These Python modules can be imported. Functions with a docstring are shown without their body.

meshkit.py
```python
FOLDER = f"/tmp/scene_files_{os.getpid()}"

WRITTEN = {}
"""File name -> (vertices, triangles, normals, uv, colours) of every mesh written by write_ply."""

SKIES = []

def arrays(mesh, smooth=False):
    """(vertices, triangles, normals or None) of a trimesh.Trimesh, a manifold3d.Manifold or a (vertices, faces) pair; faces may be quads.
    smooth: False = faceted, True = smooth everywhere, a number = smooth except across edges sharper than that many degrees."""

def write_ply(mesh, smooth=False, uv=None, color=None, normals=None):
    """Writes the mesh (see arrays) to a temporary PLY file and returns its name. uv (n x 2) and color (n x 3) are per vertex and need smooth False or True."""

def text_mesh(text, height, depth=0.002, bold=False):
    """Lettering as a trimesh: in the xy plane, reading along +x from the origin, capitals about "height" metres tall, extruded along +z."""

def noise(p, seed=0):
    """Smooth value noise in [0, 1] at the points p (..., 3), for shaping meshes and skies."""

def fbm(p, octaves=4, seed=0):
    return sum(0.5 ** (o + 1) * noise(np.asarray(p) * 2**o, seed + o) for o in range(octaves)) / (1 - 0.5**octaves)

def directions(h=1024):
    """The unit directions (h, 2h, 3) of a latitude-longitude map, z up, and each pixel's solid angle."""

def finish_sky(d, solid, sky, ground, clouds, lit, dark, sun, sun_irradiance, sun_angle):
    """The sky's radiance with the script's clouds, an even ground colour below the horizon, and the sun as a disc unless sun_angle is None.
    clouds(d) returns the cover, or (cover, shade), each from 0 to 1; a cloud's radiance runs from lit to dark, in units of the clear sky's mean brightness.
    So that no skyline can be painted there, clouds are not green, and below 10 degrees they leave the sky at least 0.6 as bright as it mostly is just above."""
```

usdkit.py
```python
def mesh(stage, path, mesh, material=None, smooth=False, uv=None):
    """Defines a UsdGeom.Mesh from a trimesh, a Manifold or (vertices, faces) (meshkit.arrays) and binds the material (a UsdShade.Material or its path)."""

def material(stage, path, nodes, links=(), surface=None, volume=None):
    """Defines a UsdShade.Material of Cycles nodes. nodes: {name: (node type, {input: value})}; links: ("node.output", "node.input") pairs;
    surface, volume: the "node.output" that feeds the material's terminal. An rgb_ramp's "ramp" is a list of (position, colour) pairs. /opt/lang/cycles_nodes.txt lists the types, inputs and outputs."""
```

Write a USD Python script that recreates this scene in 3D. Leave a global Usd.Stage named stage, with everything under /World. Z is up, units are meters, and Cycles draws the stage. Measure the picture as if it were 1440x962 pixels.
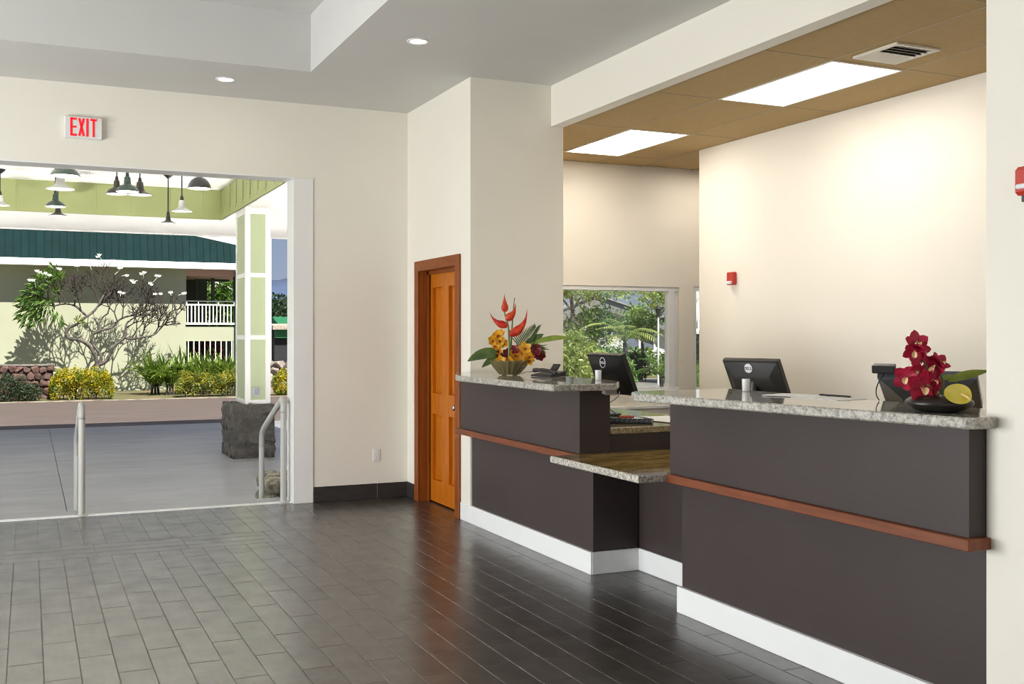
import math, random
import numpy as np, trimesh, usdkit, meshkit
from shapely.geometry import Polygon
from pxr import Usd, UsdGeom, UsdLux, UsdShade, Gf, Sdf

random.seed(7)
RNG = np.random.default_rng(7)
stage = Usd.Stage.CreateInMemory()
UsdGeom.SetStageUpAxis(stage, UsdGeom.Tokens.z)
UsdGeom.SetStageMetersPerUnit(stage, 1.0)
UsdGeom.Xform.Define(stage, '/World')
UsdGeom.Scope.Define(stage, '/World/Looks')

# ------------------------------------------------------------------ camera, sky, sun, exposure
F_PX, YAW, CY = 1486.5, 0.42927, 469.7
cam = UsdGeom.Camera.Define(stage, '/World/camera')
cam.CreateHorizontalApertureAttr(36.0)
cam.CreateVerticalApertureAttr(36.0 * 962 / 1440)
cam.CreateFocalLengthAttr(36.0 * F_PX / 1440)
cam.CreateVerticalApertureOffsetAttr(-(481 - CY) / 1440 * 36.0)
cam.CreateClippingRangeAttr(Gf.Vec2f(0.05, 20000.0))
cam.CreateExposureAttr(0.0)
cam.AddTranslateOp().Set((0, 0, 1.5))
cam.AddRotateXYZOp().Set((90, 0, -math.degrees(YAW)))

SKY_STRENGTH, SUN_E, GROUND_UP = 0.095, 2.3, 400.0
TROFFER, CAN, WIN_LEFT, WIN_FRONT, BULB, UPLIGHT = 10.2, 34.0, 17.5, 1.3, 300.0, 2300.0

def M(name, nodes, links, surface):
    return usdkit.material(stage, '/World/Looks/' + name, nodes, links, surface=surface)

sky_mat = M('sky', {"s": ("sky_texture", {"sky_type": "multiple_scattering", "sun_disc": False, "sun_elevation": 0.95, "sun_rotation": 3.0}),
                    "g": ("mix", {"fac": 0.9, "color2": (2.5, 2.9, 4.3)}),
                    "b": ("background_shader", {"strength": SKY_STRENGTH})}, [("s.color", "g.color1"), ("g.color", "b.color")], "b.background")
dome = UsdLux.DomeLight.Define(stage, '/World/sky_light')
UsdShade.MaterialBindingAPI.Apply(dome.GetPrim()).Bind(sky_mat)
sun = UsdLux.DistantLight.Define(stage, '/World/sun_light')
sun.CreateIntensityAttr(SUN_E); sun.CreateNormalizeAttr(True); sun.CreateAngleAttr(0.53); sun.CreateColorAttr(Gf.Vec3f(1.0, 0.96, 0.88))
sun.AddRotateXYZOp().Set((35.5, 0, 11.0))

def rect_light(name, pos, rot, w, h, power, col):
    l = UsdLux.RectLight.Define(stage, '/World/' + name)
    l.CreateIntensityAttr(power); l.CreateWidthAttr(w); l.CreateHeightAttr(h); l.CreateColorAttr(Gf.Vec3f(*col))
    l.AddTranslateOp().Set(pos); l.AddRotateXYZOp().Set(rot)
# daylight through the lobby's own big windows (left wall and front wall, behind the camera)
rect_light('window_daylight', (-4.10, 5.4, 1.2), (0, -90, 0), 1.85, 4.6, WIN_LEFT, (0.95, 0.98, 1.0))
rect_light('window_daylight_front', (-0.3, -3.60, 1.45), (90, 0, 0), 5.6, 2.4, WIN_FRONT, (0.97, 0.98, 1.0))

# ------------------------------------------------------------------ helpers
used = {}
def numbered(path):
    k = used.get(path, 0); used[path] = k + 1
    return path if k == 0 else f"{path}_{k:03d}"

def tag(prim, label=None, cat=None, group=None, kind=None):
    for k, v in (('label', label), ('category', cat), ('group', group), ('kind', kind)):
        if v: prim.SetCustomDataByKey(k, v)
    return prim

class Node:
    def __init__(self, path, loc): self.path, self.loc = path, np.array(loc, float)
    @property
    def prim(self): return stage.GetPrimAtPath(self.path)

def thing(name, label, cat, loc=(0, 0, 0), group=None, kind=None):
    path = numbered('/World/' + name)
    x = UsdGeom.Xform.Define(stage, path); x.AddTranslateOp().Set(tuple(map(float, loc)))
    tag(x.GetPrim(), label, cat, group, kind)
    return Node(path, loc)

def part(parent, name, mesh, mat, smooth=False, label=None, kind=None):
    """a mesh given in world coordinates, as a child of parent"""
    path = numbered(parent.path + '/' + name)
    if hasattr(mesh, 'copy'): m = mesh.copy()
    if np.any(parent.loc): m.apply_translation(-parent.loc)
    g = usdkit.mesh(stage, path, m, mat, smooth=smooth)
    tag(g.GetPrim(), label, None, None, kind)
    return Node(path, parent.loc)

ROOT = Node('/World', (0, 0, 0))
def struct(name, mesh, mat, smooth=False, label=None):
    n = part(ROOT, name, mesh, mat, smooth); tag(n.prim, label, None, None, 'structure'); return n
def struct_x(name, loc=(0, 0, 0), label=None):
    return thing(name, label, None, loc, None, 'structure')
def dup(node, loc, label=None, group=None):
    was = dict(node.prim.GetCustomData())
    base = node.path.rsplit('/', 1)[1]
    r = thing(base, label or was.get('label'), was.get('category'), loc, group or was.get('group'))
    r.prim.GetReferences().AddInternalReference(Sdf.Path(node.path)); r.prim.SetInstanceable(True)
    UsdGeom.Xformable(r.prim).ClearXformOpOrder(); UsdGeom.XformCommonAPI(r.prim).SetTranslate(tuple(map(float, loc)))
    return r

cat = trimesh.util.concatenate
def union(ms): return trimesh.boolean.union(ms, engine='manifold')
def box(x0, x1, y0, y1, z0, z1, c=0.0):
    e = np.array([x1 - x0, y1 - y0, z1 - z0]); o = np.array([x0 + x1, y0 + y1, z0 + z1]) / 2
    if c <= 0:
        b = trimesh.creation.box(e); b.apply_translation(o); return b
    c = min(c, e.min() * .45); h = e / 2; pts = []
    for sx in (-1, 1):
        for sy in (-1, 1):
            for sz in (-1, 1):
                for k in range(3):
                    p = h.copy(); 
                    for j in range(3):
                        if j != k: p[j] -= c
                    pts.append(p * (sx, sy, sz))
    b = trimesh.convex.convex_hull(np.array(pts)); b.apply_translation(o); return b
def obox(center, ax, ay, az, e, c=0.0):
    """box of size e along orthonormal axes"""
    b = box(-e[0]/2, e[0]/2, -e[1]/2, e[1]/2, -e[2]/2, e[2]/2, c)
    T = np.eye(4); T[:3, 0], T[:3, 1], T[:3, 2], T[:3, 3] = ax, ay, az, center
    b.apply_transform(T); return b
def hull(pts): return trimesh.convex.convex_hull(np.array(pts, float))
def slab(poly, z0, z1, r=0.006):
    P = np.array(Polygon(poly).exterior.coords)[:-1]
    if Polygon(poly).exterior.is_ccw is False: P = P[::-1]
    n = len(P); I = []
    for i in range(n):
        a, b, c = P[i-1], P[i], P[(i+1) % n]
        d1 = (b-a)/np.linalg.norm(b-a); d2 = (c-b)/np.linalg.norm(c-b)
        n1 = np.array([-d1[1], d1[0]]); n2 = np.array([-d2[1], d2[0]])
        I.append(b + (n1+n2)/max(1+n1@n2, .2)*r)
    I = np.array(I); rings = [(I, z0), (P, z0+r), (P, z1-r), (I, z1)]
    v = np.vstack([np.c_[R, np.full(n, z)] for R, z in rings]); f = []
    for k in range(3):
        for i in range(n):
            j = (i+1) % n; a, b = k*n, (k+1)*n
            f += [[a+i, a+j, b+j], [a+i, b+j, b+i]]
    tv, tf = trimesh.creation.triangulate_polygon(Polygon(I), engine='earcut')
    order = [int(np.argmin(np.linalg.norm(I - q, axis=1))) for q in tv]
    for t in tf:
        t = [order[k] for k in t]
        A = np.cross(I[t[1]]-I[t[0]], I[t[2]]-I[t[0]])
        if A < 0: t = t[::-1]
        f += [[3*n+t[0], 3*n+t[1], 3*n+t[2]], [t[2], t[1], t[0]]]
    return trimesh.Trimesh(v, np.array(f), process=False)
def tube(pts, rad, n=8, close=True):
    p = np.asarray(pts, float); rad = np.broadcast_to(np.asarray(rad, float), (len(p),))
    t = np.gradient(p, axis=0); t /= np.linalg.norm(t, axis=1, keepdims=True) + 1e-12
    a = np.cross(t[0], [0.13, 0.31, 0.94] if abs(t[0][2]) < .9 else [1., 0, 0]); a /= np.linalg.norm(a)
    V = []
    for i in range(len(p)):
        a = a - t[i]*(a@t[i]); a /= np.linalg.norm(a)+1e-12; b = np.cross(t[i], a)
        ang = np.arange(n)*2*np.pi/n
        V.append(p[i] + rad[i]*(np.cos(ang)[:, None]*a + np.sin(ang)[:, None]*b))
    v = np.vstack(V); f = []
    for i in range(len(p)-1):
        for j in range(n):
            k = (j+1) % n
            f += [[i*n+j, i*n+k, (i+1)*n+k], [i*n+j, (i+1)*n+k, (i+1)*n+j]]
    if close:
        m = len(v); v = np.vstack([v, p[0], p[-1]])
        for j in range(n):
            k = (j+1) % n
            f += [[m, k, j], [m+1, (len(p)-1)*n+j, (len(p)-1)*n+k]]
    return trimesh.Trimesh(v, np.array(f), process=False)
def smoothpath(pts, n=12):
    from scipy.interpolate import CubicSpline
    p = np.asarray(pts, float); s = np.r_[0, np.cumsum(np.linalg.norm(np.diff(p, axis=0), axis=1))]
    return CubicSpline(s, p)(np.linspace(0, s[-1], n))
def lathe(profile, n=32, at=(0, 0, 0)):
    pr = np.array(profile, float); ang = np.arange(n)*2*np.pi/n; v = []; f = []
    for r, z in pr: v.append(np.c_[r*np.cos(ang), r*np.sin(ang), np.full(n, z)])
    v = np.vstack(v)
    for i in range(len(pr)-1):
        for j in range(n):
            k = (j+1) % n
            f += [[i*n+j, i*n+k, (i+1)*n+k], [i*n+j, (i+1)*n+k, (i+1)*n+j]]
    m = trimesh.Trimesh(v, np.array(f), process=False); m.merge_vertices(); m.update_faces(m.nondegenerate_faces()); m.apply_translation(at); return m
def blade(p0, p1, width, bend=(0, 0, 0), normal=(0, 0, 1), n=7, fold=0.15, shape=None, tip=0.02):
    """a leaf from p0 to p1: a thin folded strip, widest near the middle"""
    p0, p1, bend, nm = (np.asarray(a, float) for a in (p0, p1, bend, normal))
    t = np.linspace(0, 1, n); c = p0 + (p1-p0)*t[:, None] + bend*(4*t*(1-t))[:, None]
    d = np.gradient(c, axis=0); d /= np.linalg.norm(d, axis=1, keepdims=True)
    s = np.cross(d, nm); s /= np.linalg.norm(s, axis=1, keepdims=True)+1e-9; u = np.cross(s, d)
    w = (np.sin(np.pi*t**0.75)**0.8 if shape is None else np.interp(t, *shape))*width/2 + 1e-4
    w[-1] = max(tip*width, 1e-4) if shape is None else w[-1]
    L = c - s*w[:, None] + u*(fold*w)[:, None]; R = c + s*w[:, None] + u*(fold*w)[:, None]
    v = np.vstack([L, c, R]); f = []
    for i in range(n-1):
        for a in (0, n):
            f += [[a+i, a+i+1, a+n+i+1], [a+i, a+n+i+1, a+n+i]]
    return trimesh.Trimesh(v, np.array(f), process=False)
def leaves(centers, size, rng, aspect=0.45, up=0.4, dirs=None):
    """many small folded leaves (4 triangles each) in one mesh"""
    n = len(centers); d = rng.normal(size=(n, 3)) if dirs is None else dirs + rng.normal(size=(n, 3))*.35
    d /= np.linalg.norm(d, axis=1, keepdims=True)
    nm = rng.normal(size=(n, 3)) + [0, 0, up*3]; s = np.cross(d, nm); s /= np.linalg.norm(s, axis=1, keepdims=True)+1e-9
    u = np.cross(s, d); L = size*rng.uniform(.65, 1.25, (n, 1)); W = L*aspect/2
    v = np.stack([centers, centers+d*L*.5+s*W+u*W*.4, centers+d*L, centers+d*L*.5-s*W+u*W*.4, centers+d*L*.5], 1).reshape(-1, 3)
    b = (np.arange(n)*5)[:, None]
    f = np.stack([b+[0, 1, 4], b+[1, 2, 4], b+[2, 3, 4], b+[3, 0, 4]], 1).reshape(-1, 3)
    return trimesh.Trimesh(v, f, process=False)
def cloud(c, r, n, rng, shell=0.5, lump=0.35, seed=1, flat=None):
    d = rng.normal(size=(n, 3)); d /= np.linalg.norm(d, axis=1, keepdims=True)
    k = 1 - lump + 2*lump*meshkit.fbm(d*2.3+seed*7.1, 3, seed)
    rad = (shell + (1-shell)*rng.uniform(0, 1, n)**.5)*k
    p = np.array(c) + d*rad[:, None]*np.array(r)
    if flat is not None: p = p[p[:, 2] > flat]
    return p
def rock(c, e, rng, k=18):
    d = rng.normal(size=(k, 3)); d /= np.linalg.norm(d, axis=1, keepdims=True)
    p = np.sign(d)*np.abs(d)**.7*rng.uniform(.82, 1.05, (k, 1))
    return hull(np.array(c)+p*np.array(e)/2*1.1)

# ------------------------------------------------------------------ materials
def simple(name, col, rough=0.5, **kw):
    return M(name, {"p": ("principled_bsdf", {"base_color": col, "roughness": rough, **kw})}, [], "p.BSDF")
def varied(name, c1, c2, scale=6.0, rough=0.6, stretch=(1, 1, 1), detail=5.0, bump=0.0, rand=0.0, lo=.35, hi=.65, **kw):
    n = {"g": ("geometry", {}), "m": ("mapping", {"scale": stretch}), "n": ("noise_texture", {"scale": scale, "detail": detail, "roughness": .6}),
         "r": ("rgb_ramp", {"ramp": [(0, c1), (lo, c1), (hi, c2), (1, c2)]}), "p": ("principled_bsdf", {"roughness": rough, **kw})}
    l = [("g.position", "m.vector"), ("m.vector", "n.vector"), ("n.fac", "r.fac")]
    src = "r.color"
    if rand:
        n["o"] = ("object_info", {}); n["mr"] = ("map_range", {"from_min": 0., "from_max": 1., "to_min": 1-rand, "to_max": 1+rand}); n["h"] = ("hsv", {})
        l += [("o.random", "mr.value"), ("mr.result", "h.value"), ("r.color", "h.color")]; src = "h.color"
    l.append((src, "p.base_color"))
    if bump:
        n["b"] = ("bump", {"strength": bump, "distance": .02}); l += [("n.fac", "b.height"), ("b.normal", "p.normal")]
    return M(name, n, l, "p.BSDF")
def leafmat(name, c1, c2, scale=3.0, trans=0.35):
    return M(name, {"g": ("geometry", {}), "n": ("noise_texture", {"scale": scale, "detail": 3.0}), "r": ("rgb_ramp", {"ramp": [(0.0, c1), (.38, c1), (.62, c2), (1, c2)]}),
                    "p": ("principled_bsdf", {"roughness": .45}), "t": ("translucent_bsdf", {}), "x": ("mix_closure", {"fac": trans})},
             [("g.position", "n.vector"), ("n.fac", "r.fac"), ("r.color", "p.base_color"), ("r.color", "t.color"), ("p.BSDF", "x.closure1"), ("t.BSDF", "x.closure2")], "x.closure")
def emit(name, col, s):
    return M(name, {"e": ("emission", {"color": col, "strength": s})}, [], "e.emission")

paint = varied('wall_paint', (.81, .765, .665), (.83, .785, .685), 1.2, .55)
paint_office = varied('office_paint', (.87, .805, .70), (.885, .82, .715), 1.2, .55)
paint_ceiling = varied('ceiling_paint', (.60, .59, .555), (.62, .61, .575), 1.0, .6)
paint_trim = simple('trim_paint', (.82, .81, .77), .35)
paint_white = simple('white_paint', (.84, .84, .82), .4)
counter_paint = varied('counter_paint', (.047, .034, .031), (.052, .038, .035), 2.0, .45, specular_ior_level=.32)
tile_mat = M('floor_tile', {"g": ("geometry", {}), "o": ("object_info", {}), "m": ("mapping", {"scale": (9, 1.2, 1)}), "n": ("noise_texture", {"scale": 4.0, "detail": 6.0, "roughness": .65}),
        "r": ("rgb_ramp", {"ramp": [(0, (.040, .034, .029)), (.35, (.045, .038, .032)), (.65, (.066, .056, .048)), (1, (.07, .06, .05))]}),
        "mr": ("map_range", {"from_min": 0., "from_max": 1., "to_min": .82, "to_max": 1.2}), "h": ("hsv", {}),
        "rr": ("map_range", {"from_min": .2, "from_max": .8, "to_min": .23, "to_max": .30}), "n2": ("noise_texture", {"scale": 5.0, "detail": 3.0}),
        "b": ("bump", {"strength": .06, "distance": .01}),
        "p": ("principled_bsdf", {"specular_ior_level": .5, "ior": 1.9})},
    [("g.position", "m.vector"), ("m.vector", "n.vector"), ("n.fac", "r.fac"), ("o.random", "mr.value"), ("mr.result", "h.value"), ("r.color", "h.color"), ("h.color", "p.base_color"),
     ("g.position", "n2.vector"), ("n2.fac", "rr.value"), ("rr.result", "p.roughness"), ("n.fac", "b.height"), ("b.normal", "p.normal")], "p.BSDF")
grout = simple('grout', (.28, .255, .215), .85)
wall_tile = varied('baseboard_tile', (.030, .025, .023), (.042, .036, .033), 6, .35, (1, 1, 4))
def granite(name, dark, mid, light, warm):
    return M(name, {"g": ("geometry", {}), "v": ("voronoi_texture", {"scale": 110.0}), "n": ("noise_texture", {"scale": 16.0, "detail": 6.0, "roughness": .7}),
        "n3": ("noise_texture", {"scale": 46.0, "detail": 5.0, "roughness": .75}),
        "r": ("rgb_ramp", {"ramp": [(0, dark), (.40, dark), (.47, mid), (.56, light), (1, light)]}),
        "r2": ("rgb_ramp", {"ramp": [(0, dark), (.3, mid), (.5, warm), (.7, light), (1, light)]}),
        "x": ("mix", {"fac": .5}), "bw": ("rgb_to_bw", {}),
        "sx": ("separate_xyz", {}), "rm": ("map_range", {"from_min": .75, "from_max": .97, "to_min": .5, "to_max": .06, "clamp": True}),
        "p": ("principled_bsdf", {"ior": 1.55})},
      [("g.position", "v.vector"), ("g.position", "n.vector"), ("g.position", "n3.vector"), ("n3.fac", "r.fac"), ("v.color", "bw.color"), ("bw.val", "r2.fac"), ("n.fac", "x.fac"),
       ("r.color", "x.color1"), ("r2.color", "x.color2"), ("x.color", "p.base_color"), ("g.normal", "sx.vector"), ("sx.z", "rm.value"), ("rm.result", "p.roughness")], "p.BSDF")
granite_mat = granite('granite', (.07, .06, .06), (.28, .26, .22), (.52, .49, .43), (.36, .32, .24))
granite_warm = granite('granite_warm', (.07, .045, .02), (.20, .14, .06), (.42, .36, .24), (.30, .21, .08))
shelf_stone = M('shelf_stone', {"g": ("geometry", {}), "m": ("mapping", {"scale": (2.2, 7, 7), "rotation": (0, 0, .3)}), "n": ("noise_texture", {"scale": 1.3, "detail": 8.0, "roughness": .62, "distortion": 1.2}),
        "r": ("rgb_ramp", {"ramp": [(0, (.05, .03, .008)), (.38, (.11, .065, .015)), (.5, (.24, .145, .03)), (.6, (.36, .25, .08)), (.7, (.20, .12, .025)), (1, (.10, .06, .015))]}),
        "n3": ("noise_texture", {"scale": 60.0, "detail": 4.0, "roughness": .7}), "r3": ("rgb_ramp", {"ramp": [(0, (.10, .09, .08)), (.42, (.22, .20, .17)), (.55, (.58, .54, .46)), (1, (.62, .58, .5))]}), "x": ("mix", {}),
        "sx": ("separate_xyz", {}), "st": ("map_range", {"from_min": .75, "from_max": .97, "to_min": 0., "to_max": 1., "clamp": True}), "rm": ("map_range", {"from_min": .75, "from_max": .97, "to_min": .5, "to_max": .08, "clamp": True}), "p": ("principled_bsdf", {"ior": 1.5})},
    [("g.position", "m.vector"), ("m.vector", "n.vector"), ("n.fac", "r.fac"), ("g.position", "n3.vector"), ("n3.fac", "r3.fac"), ("g.normal", "sx.vector"), ("sx.z", "st.value"), ("sx.z", "rm.value"), ("st.result", "x.fac"),
     ("r3.color", "x.color1"), ("r.color", "x.color2"), ("x.color", "p.base_color"), ("rm.result", "p.roughness")], "p.BSDF")
def wood(name, c1, c2, rough, axis):
    sc = [14, 14, 14]; sc[axis] = 1.0
    return varied(name, c1, c2, 3.0, rough, tuple(sc), 6.0, coat_weight=.0, specular_ior_level=.35)
wood_door = wood('door_wood', (.42, .108, .002), (.56, .16, .004), .42, 2)
wood_casing = wood('casing_wood', (.19, .042, .003), (.27, .068, .005), .5, 2)
wood_casing_h = wood('casing_wood_across', (.19, .042, .003), (.27, .068, .005), .5, 1)
wood_rail = wood('rail_wood', (.15, .042, .014), (.22, .062, .022), .45, 1)
steel = simple('satin_steel', (.62, .61, .58), .3, metallic=1.0)
office_tile = varied('office_ceiling_tile', (.44, .30, .125), (.47, .325, .14), 30, .8, bump=.05)
grid_paint = simple('ceiling_grid', (.40, .29, .15), .6)
vent_paint = simple('vent_enamel', (.74, .69, .60), .4)
dark_gap = simple('dark_gap', (.03, .025, .02), .9)
diffuser = emit('light_diffuser', (1.0, .945, .85), TROFFER)
can_glow = emit('can_glow', (1.0, .90, .74), CAN)
bulb_glow = emit('bulb_glow', (1.0, .92, .78), BULB)
exit_red = M('exit_red', {"p": ("principled_bsdf", {"base_color": (.75, .01, .02), "roughness": .4, "emission_color": (1., .02, .04), "emission_strength": .45})}, [], "p.BSDF")
sign_plastic = simple('sign_plastic', (.78, .77, .73), .4)
black_plastic = simple('black_plastic', (.012, .012, .013), .28)
grey_plastic = simple('grey_plastic', (.075, .08, .088), .22)
bracket_grey = simple('bracket_grey', (.30, .28, .25), .4)
dark_plastic = simple('dark_plastic', (.03, .028, .027), .4)
white_plastic = simple('white_plastic', (.80, .80, .80), .35)
alarm_red = simple('alarm_red', (.52, .035, .02), .35)
paper = simple('paper', (.85, .85, .84), .7)
paper_red = simple('paper_red', (.65, .10, .06), .6)
screen_mat = simple('screen', (.01, .01, .012), .12)
pane = M('window_glass', {"t": ("transparent_bsdf", {"color": (.97, .98, .97)}), "g": ("glossy_bsdf", {"color": (1, 1, 1), "roughness": .0}), "f": ("fresnel", {"IOR": 1.45}), "x": ("mix_closure", {})},
         [("f.fac", "x.fac"), ("t.BSDF", "x.closure1"), ("g.BSDF", "x.closure2")], "x.closure")
# outside
concrete = varied('pad_concrete', (.21, .21, .22), (.30, .30, .31), .9, .42, (1, 2.2, 1), 8.0, rand=.03)
asphalt = varied('asphalt', (.10, .075, .062), (.135, .103, .086), 1.2, .8, (.6, 2, 1), 8.0)
soil = varied('soil_grass', (.07, .10, .03), (.20, .14, .07), 1.5, .95)
lawn_mat = varied('far_ground', (.10, .11, .05), (.17, .15, .08), .3, .95)
paving = varied('garden_paving', (.17, .16, .15), (.24, .23, .21), 1.5, .7)
pale_green = varied('wall_pale_green', (.42, .435, .31), (.445, .46, .33), .8, .7)
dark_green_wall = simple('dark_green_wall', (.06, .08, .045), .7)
porch_green = varied('porch_green', (.30, .33, .138), (.32, .35, .15), 1.5, .5)
column_green = simple('column_green', (.40, .455, .28), .5)
ext_white = simple('exterior_white', (.84, .83, .80), .5)
roof_teal = varied('roof_teal', (.004, .024, .024), (.006, .030, .030), 2, .75, rand=.10, specular_ior_level=.15)
pink_soffit = simple('balcony_soffit', (.60, .38, .34), .7)
lava = varied('lava_stone', (.045, .041, .037), (.10, .093, .083), 9, .95, bump=.9, rand=.15)
pier_stone = varied('pier_stone', (.10, .09, .06), (.30, .27, .20), 16, .9, bump=.5, rand=.2)
red_rock = varied('red_rock', (.085, .045, .035), (.17, .095, .075), 6, .9, bump=.3, rand=.25)
grey_rock = varied('grey_rock', (.22, .18, .15), (.42, .37, .31), 6, .9, bump=.3, rand=.25)
lava_mortar = varied('lava_mortar', (.04, .037, .034), (.08, .074, .067), 20, .95, bump=.9)
mortar = simple('mortar', (.06, .05, .045), .95)
bark = varied('bark', (.035, .029, .024), (.17, .15, .13), 6, .85, bump=.4)
twig = simple('twig', (.055, .044, .036), .85)
leaf_green = leafmat('leaf_green', (.06, .14, .02), (.17, .28, .05), 2.5)
leaf_strap = leafmat('leaf_strap', (.085, .17, .02), (.30, .40, .07), 2.5)
leaf_dark = leafmat('leaf_dark', (.025, .05, .02), (.06, .10, .04), 4)
leaf_yellow = leafmat('leaf_yellow', (.16, .22, .015), (.60, .48, .015), 3.2)
leaf_olive = leafmat('leaf_olive', (.10, .16, .02), (.40, .36, .035), 3.0)
leaf_light = leafmat('leaf_light', (.20, .30, .07), (.46, .52, .18), 1.2, .45)
leaf_mid = leafmat('leaf_mid', (.08, .17, .03), (.22, .34, .08), 1.5)
petal_white = simple('petal_white', (.85, .84, .74), .6)
enamel_green = simple('enamel_green', (.012, .034, .025), .3)
enamel_brown = simple('enamel_brown', (.016, .011, .008), .35)
enamel_black = simple('enamel_black', (.005, .005, .005), .4)
enamel_white = simple('enamel_white', (.80, .80, .78), .3)
shade_inside = simple('shade_inside', (.86, .85, .80), .4)
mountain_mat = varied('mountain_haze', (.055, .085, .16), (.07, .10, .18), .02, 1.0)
green_paint = simple('kiosk_green', (.02, .16, .06), .5)
shadow_black = simple('underside_dark', (.02, .022, .025), .8)
# flowers
mon_petal = leafmat('heliconia_red', (.50, .012, .008), (.66, .07, .012), 18, .15)
gold_petal = leafmat('orchid_gold', (.72, .33, .01), (.85, .48, .03), 30, .25)
wine_petal = leafmat('orchid_wine', (.14, .006, .012), (.24, .015, .02), 30, .15)
pink_petal = leafmat('orchid_crimson', (.36, .008, .035), (.55, .02, .07), 26, .2)
lip_cream = simple('orchid_lip', (.85, .62, .32), .5)
stem_green = simple('stem_green', (.14, .20, .04), .5)
leaf_flower = leafmat('arrangement_leaf', (.05, .085, .02), (.11, .16, .035), 12, .2)
leaf_lime = leafmat('long_leaf', (.17, .24, .03), (.26, .33, .06), 10, .3)
anthurium = leafmat('anthurium_yellow', (.80, .66, .07), (.88, .74, .14), 18, .25)
bowl_glass = M('bowl_glass', {"p": ("principled_bsdf", {"base_color": (.46, .40, .20), "roughness": .08, "transmission_weight": .75, "ior": 1.3})}, [], "p.BSDF")
foam = simple('floral_foam', (.05, .06, .02), .9)
pebble = simple('pebble_black', (.018, .015, .013), .35)
anodised = simple('logo_silver', (.70, .70, .70), .4)
rail_paint = simple('handrail_paint', (.50, .49, .45), .45)

# ================================================================== THE ROOM
XW, Y1, Y2, YX, ZC = 3.19, 7.762, 2.796, 9.29, 3.54
ZO = 3.215        # office ceiling
# ---- floor: every tile that shows is a part; the rest of the room is one joined field
floor = struct_x('floor', label='dark wood-look plank tile floor with grey grout')
part(floor, 'grout', box(-4, 7.0, -3.5, 9.46, -.12, -.003), grout)
PX0, PW, PL, G = -.0862, .1497, .60, .0035
def tile_seen(x0, x1, y0, y1):
    return any((.416*x + .909*y) > 3.0 and -.03 < x/y and (y > 8 or x/y < 1.2) and 1.5/(.416*x+.909*y)*F_PX + CY < 985 and abs(.909*x-.416*y)/(.416*x+.909*y) < .50
               for x in (x0, x1) for y in (y0, y1)) and x0 < 3.56
field, seen = [], []
def tile(x0, x1, y0, y1):
    b = (x0+G/2, x1-G/2, y0+G/2, y1-G/2)
    (seen if tile_seen(x0, x1, y0, y1) else field).append(b)
for k in range(-26, 46):
    x0, x1 = PX0 + (k-1)*PW, PX0 + k*PW
    if x0 < -4: continue
    inlay = x1 < 1.72
    top = 7.645 if inlay else 9.285
    off = .18 if k % 2 == 0 else .48
    j = -6*PL + off; cuts = [-3.5]
    while j < top - .06:
        if j > -3.44: cuts.append(j)
        j += PL
    cuts.append(top)
    if x1 > 6.9: continue
    for a, b in zip(cuts[:-1], cuts[1:]): tile(x0, x1, a, b)
    if inlay:
        tile(x0, x1, 8.09, 8.70); tile(x0, x1, 8.70, 9.36)
    elif x1 < 2.14: tile(x0, x1, 9.285, 9.36)
for r in range(3):
    y0 = 7.645 + r*.1483
    x = 1.62 + .60
    while x > -3.9:
        tile(x-.60, min(x, 1.71), y0, y0+.1483); x -= .60
seen.sort(key=lambda b: (.416*(b[0]+b[1])/2 + .909*(b[2]+b[3])/2))
for b in seen[:300]: part(floor, 'tile', box(b[0], b[1], b[2], b[3], -.012, 0, .0012), tile_mat)
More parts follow.
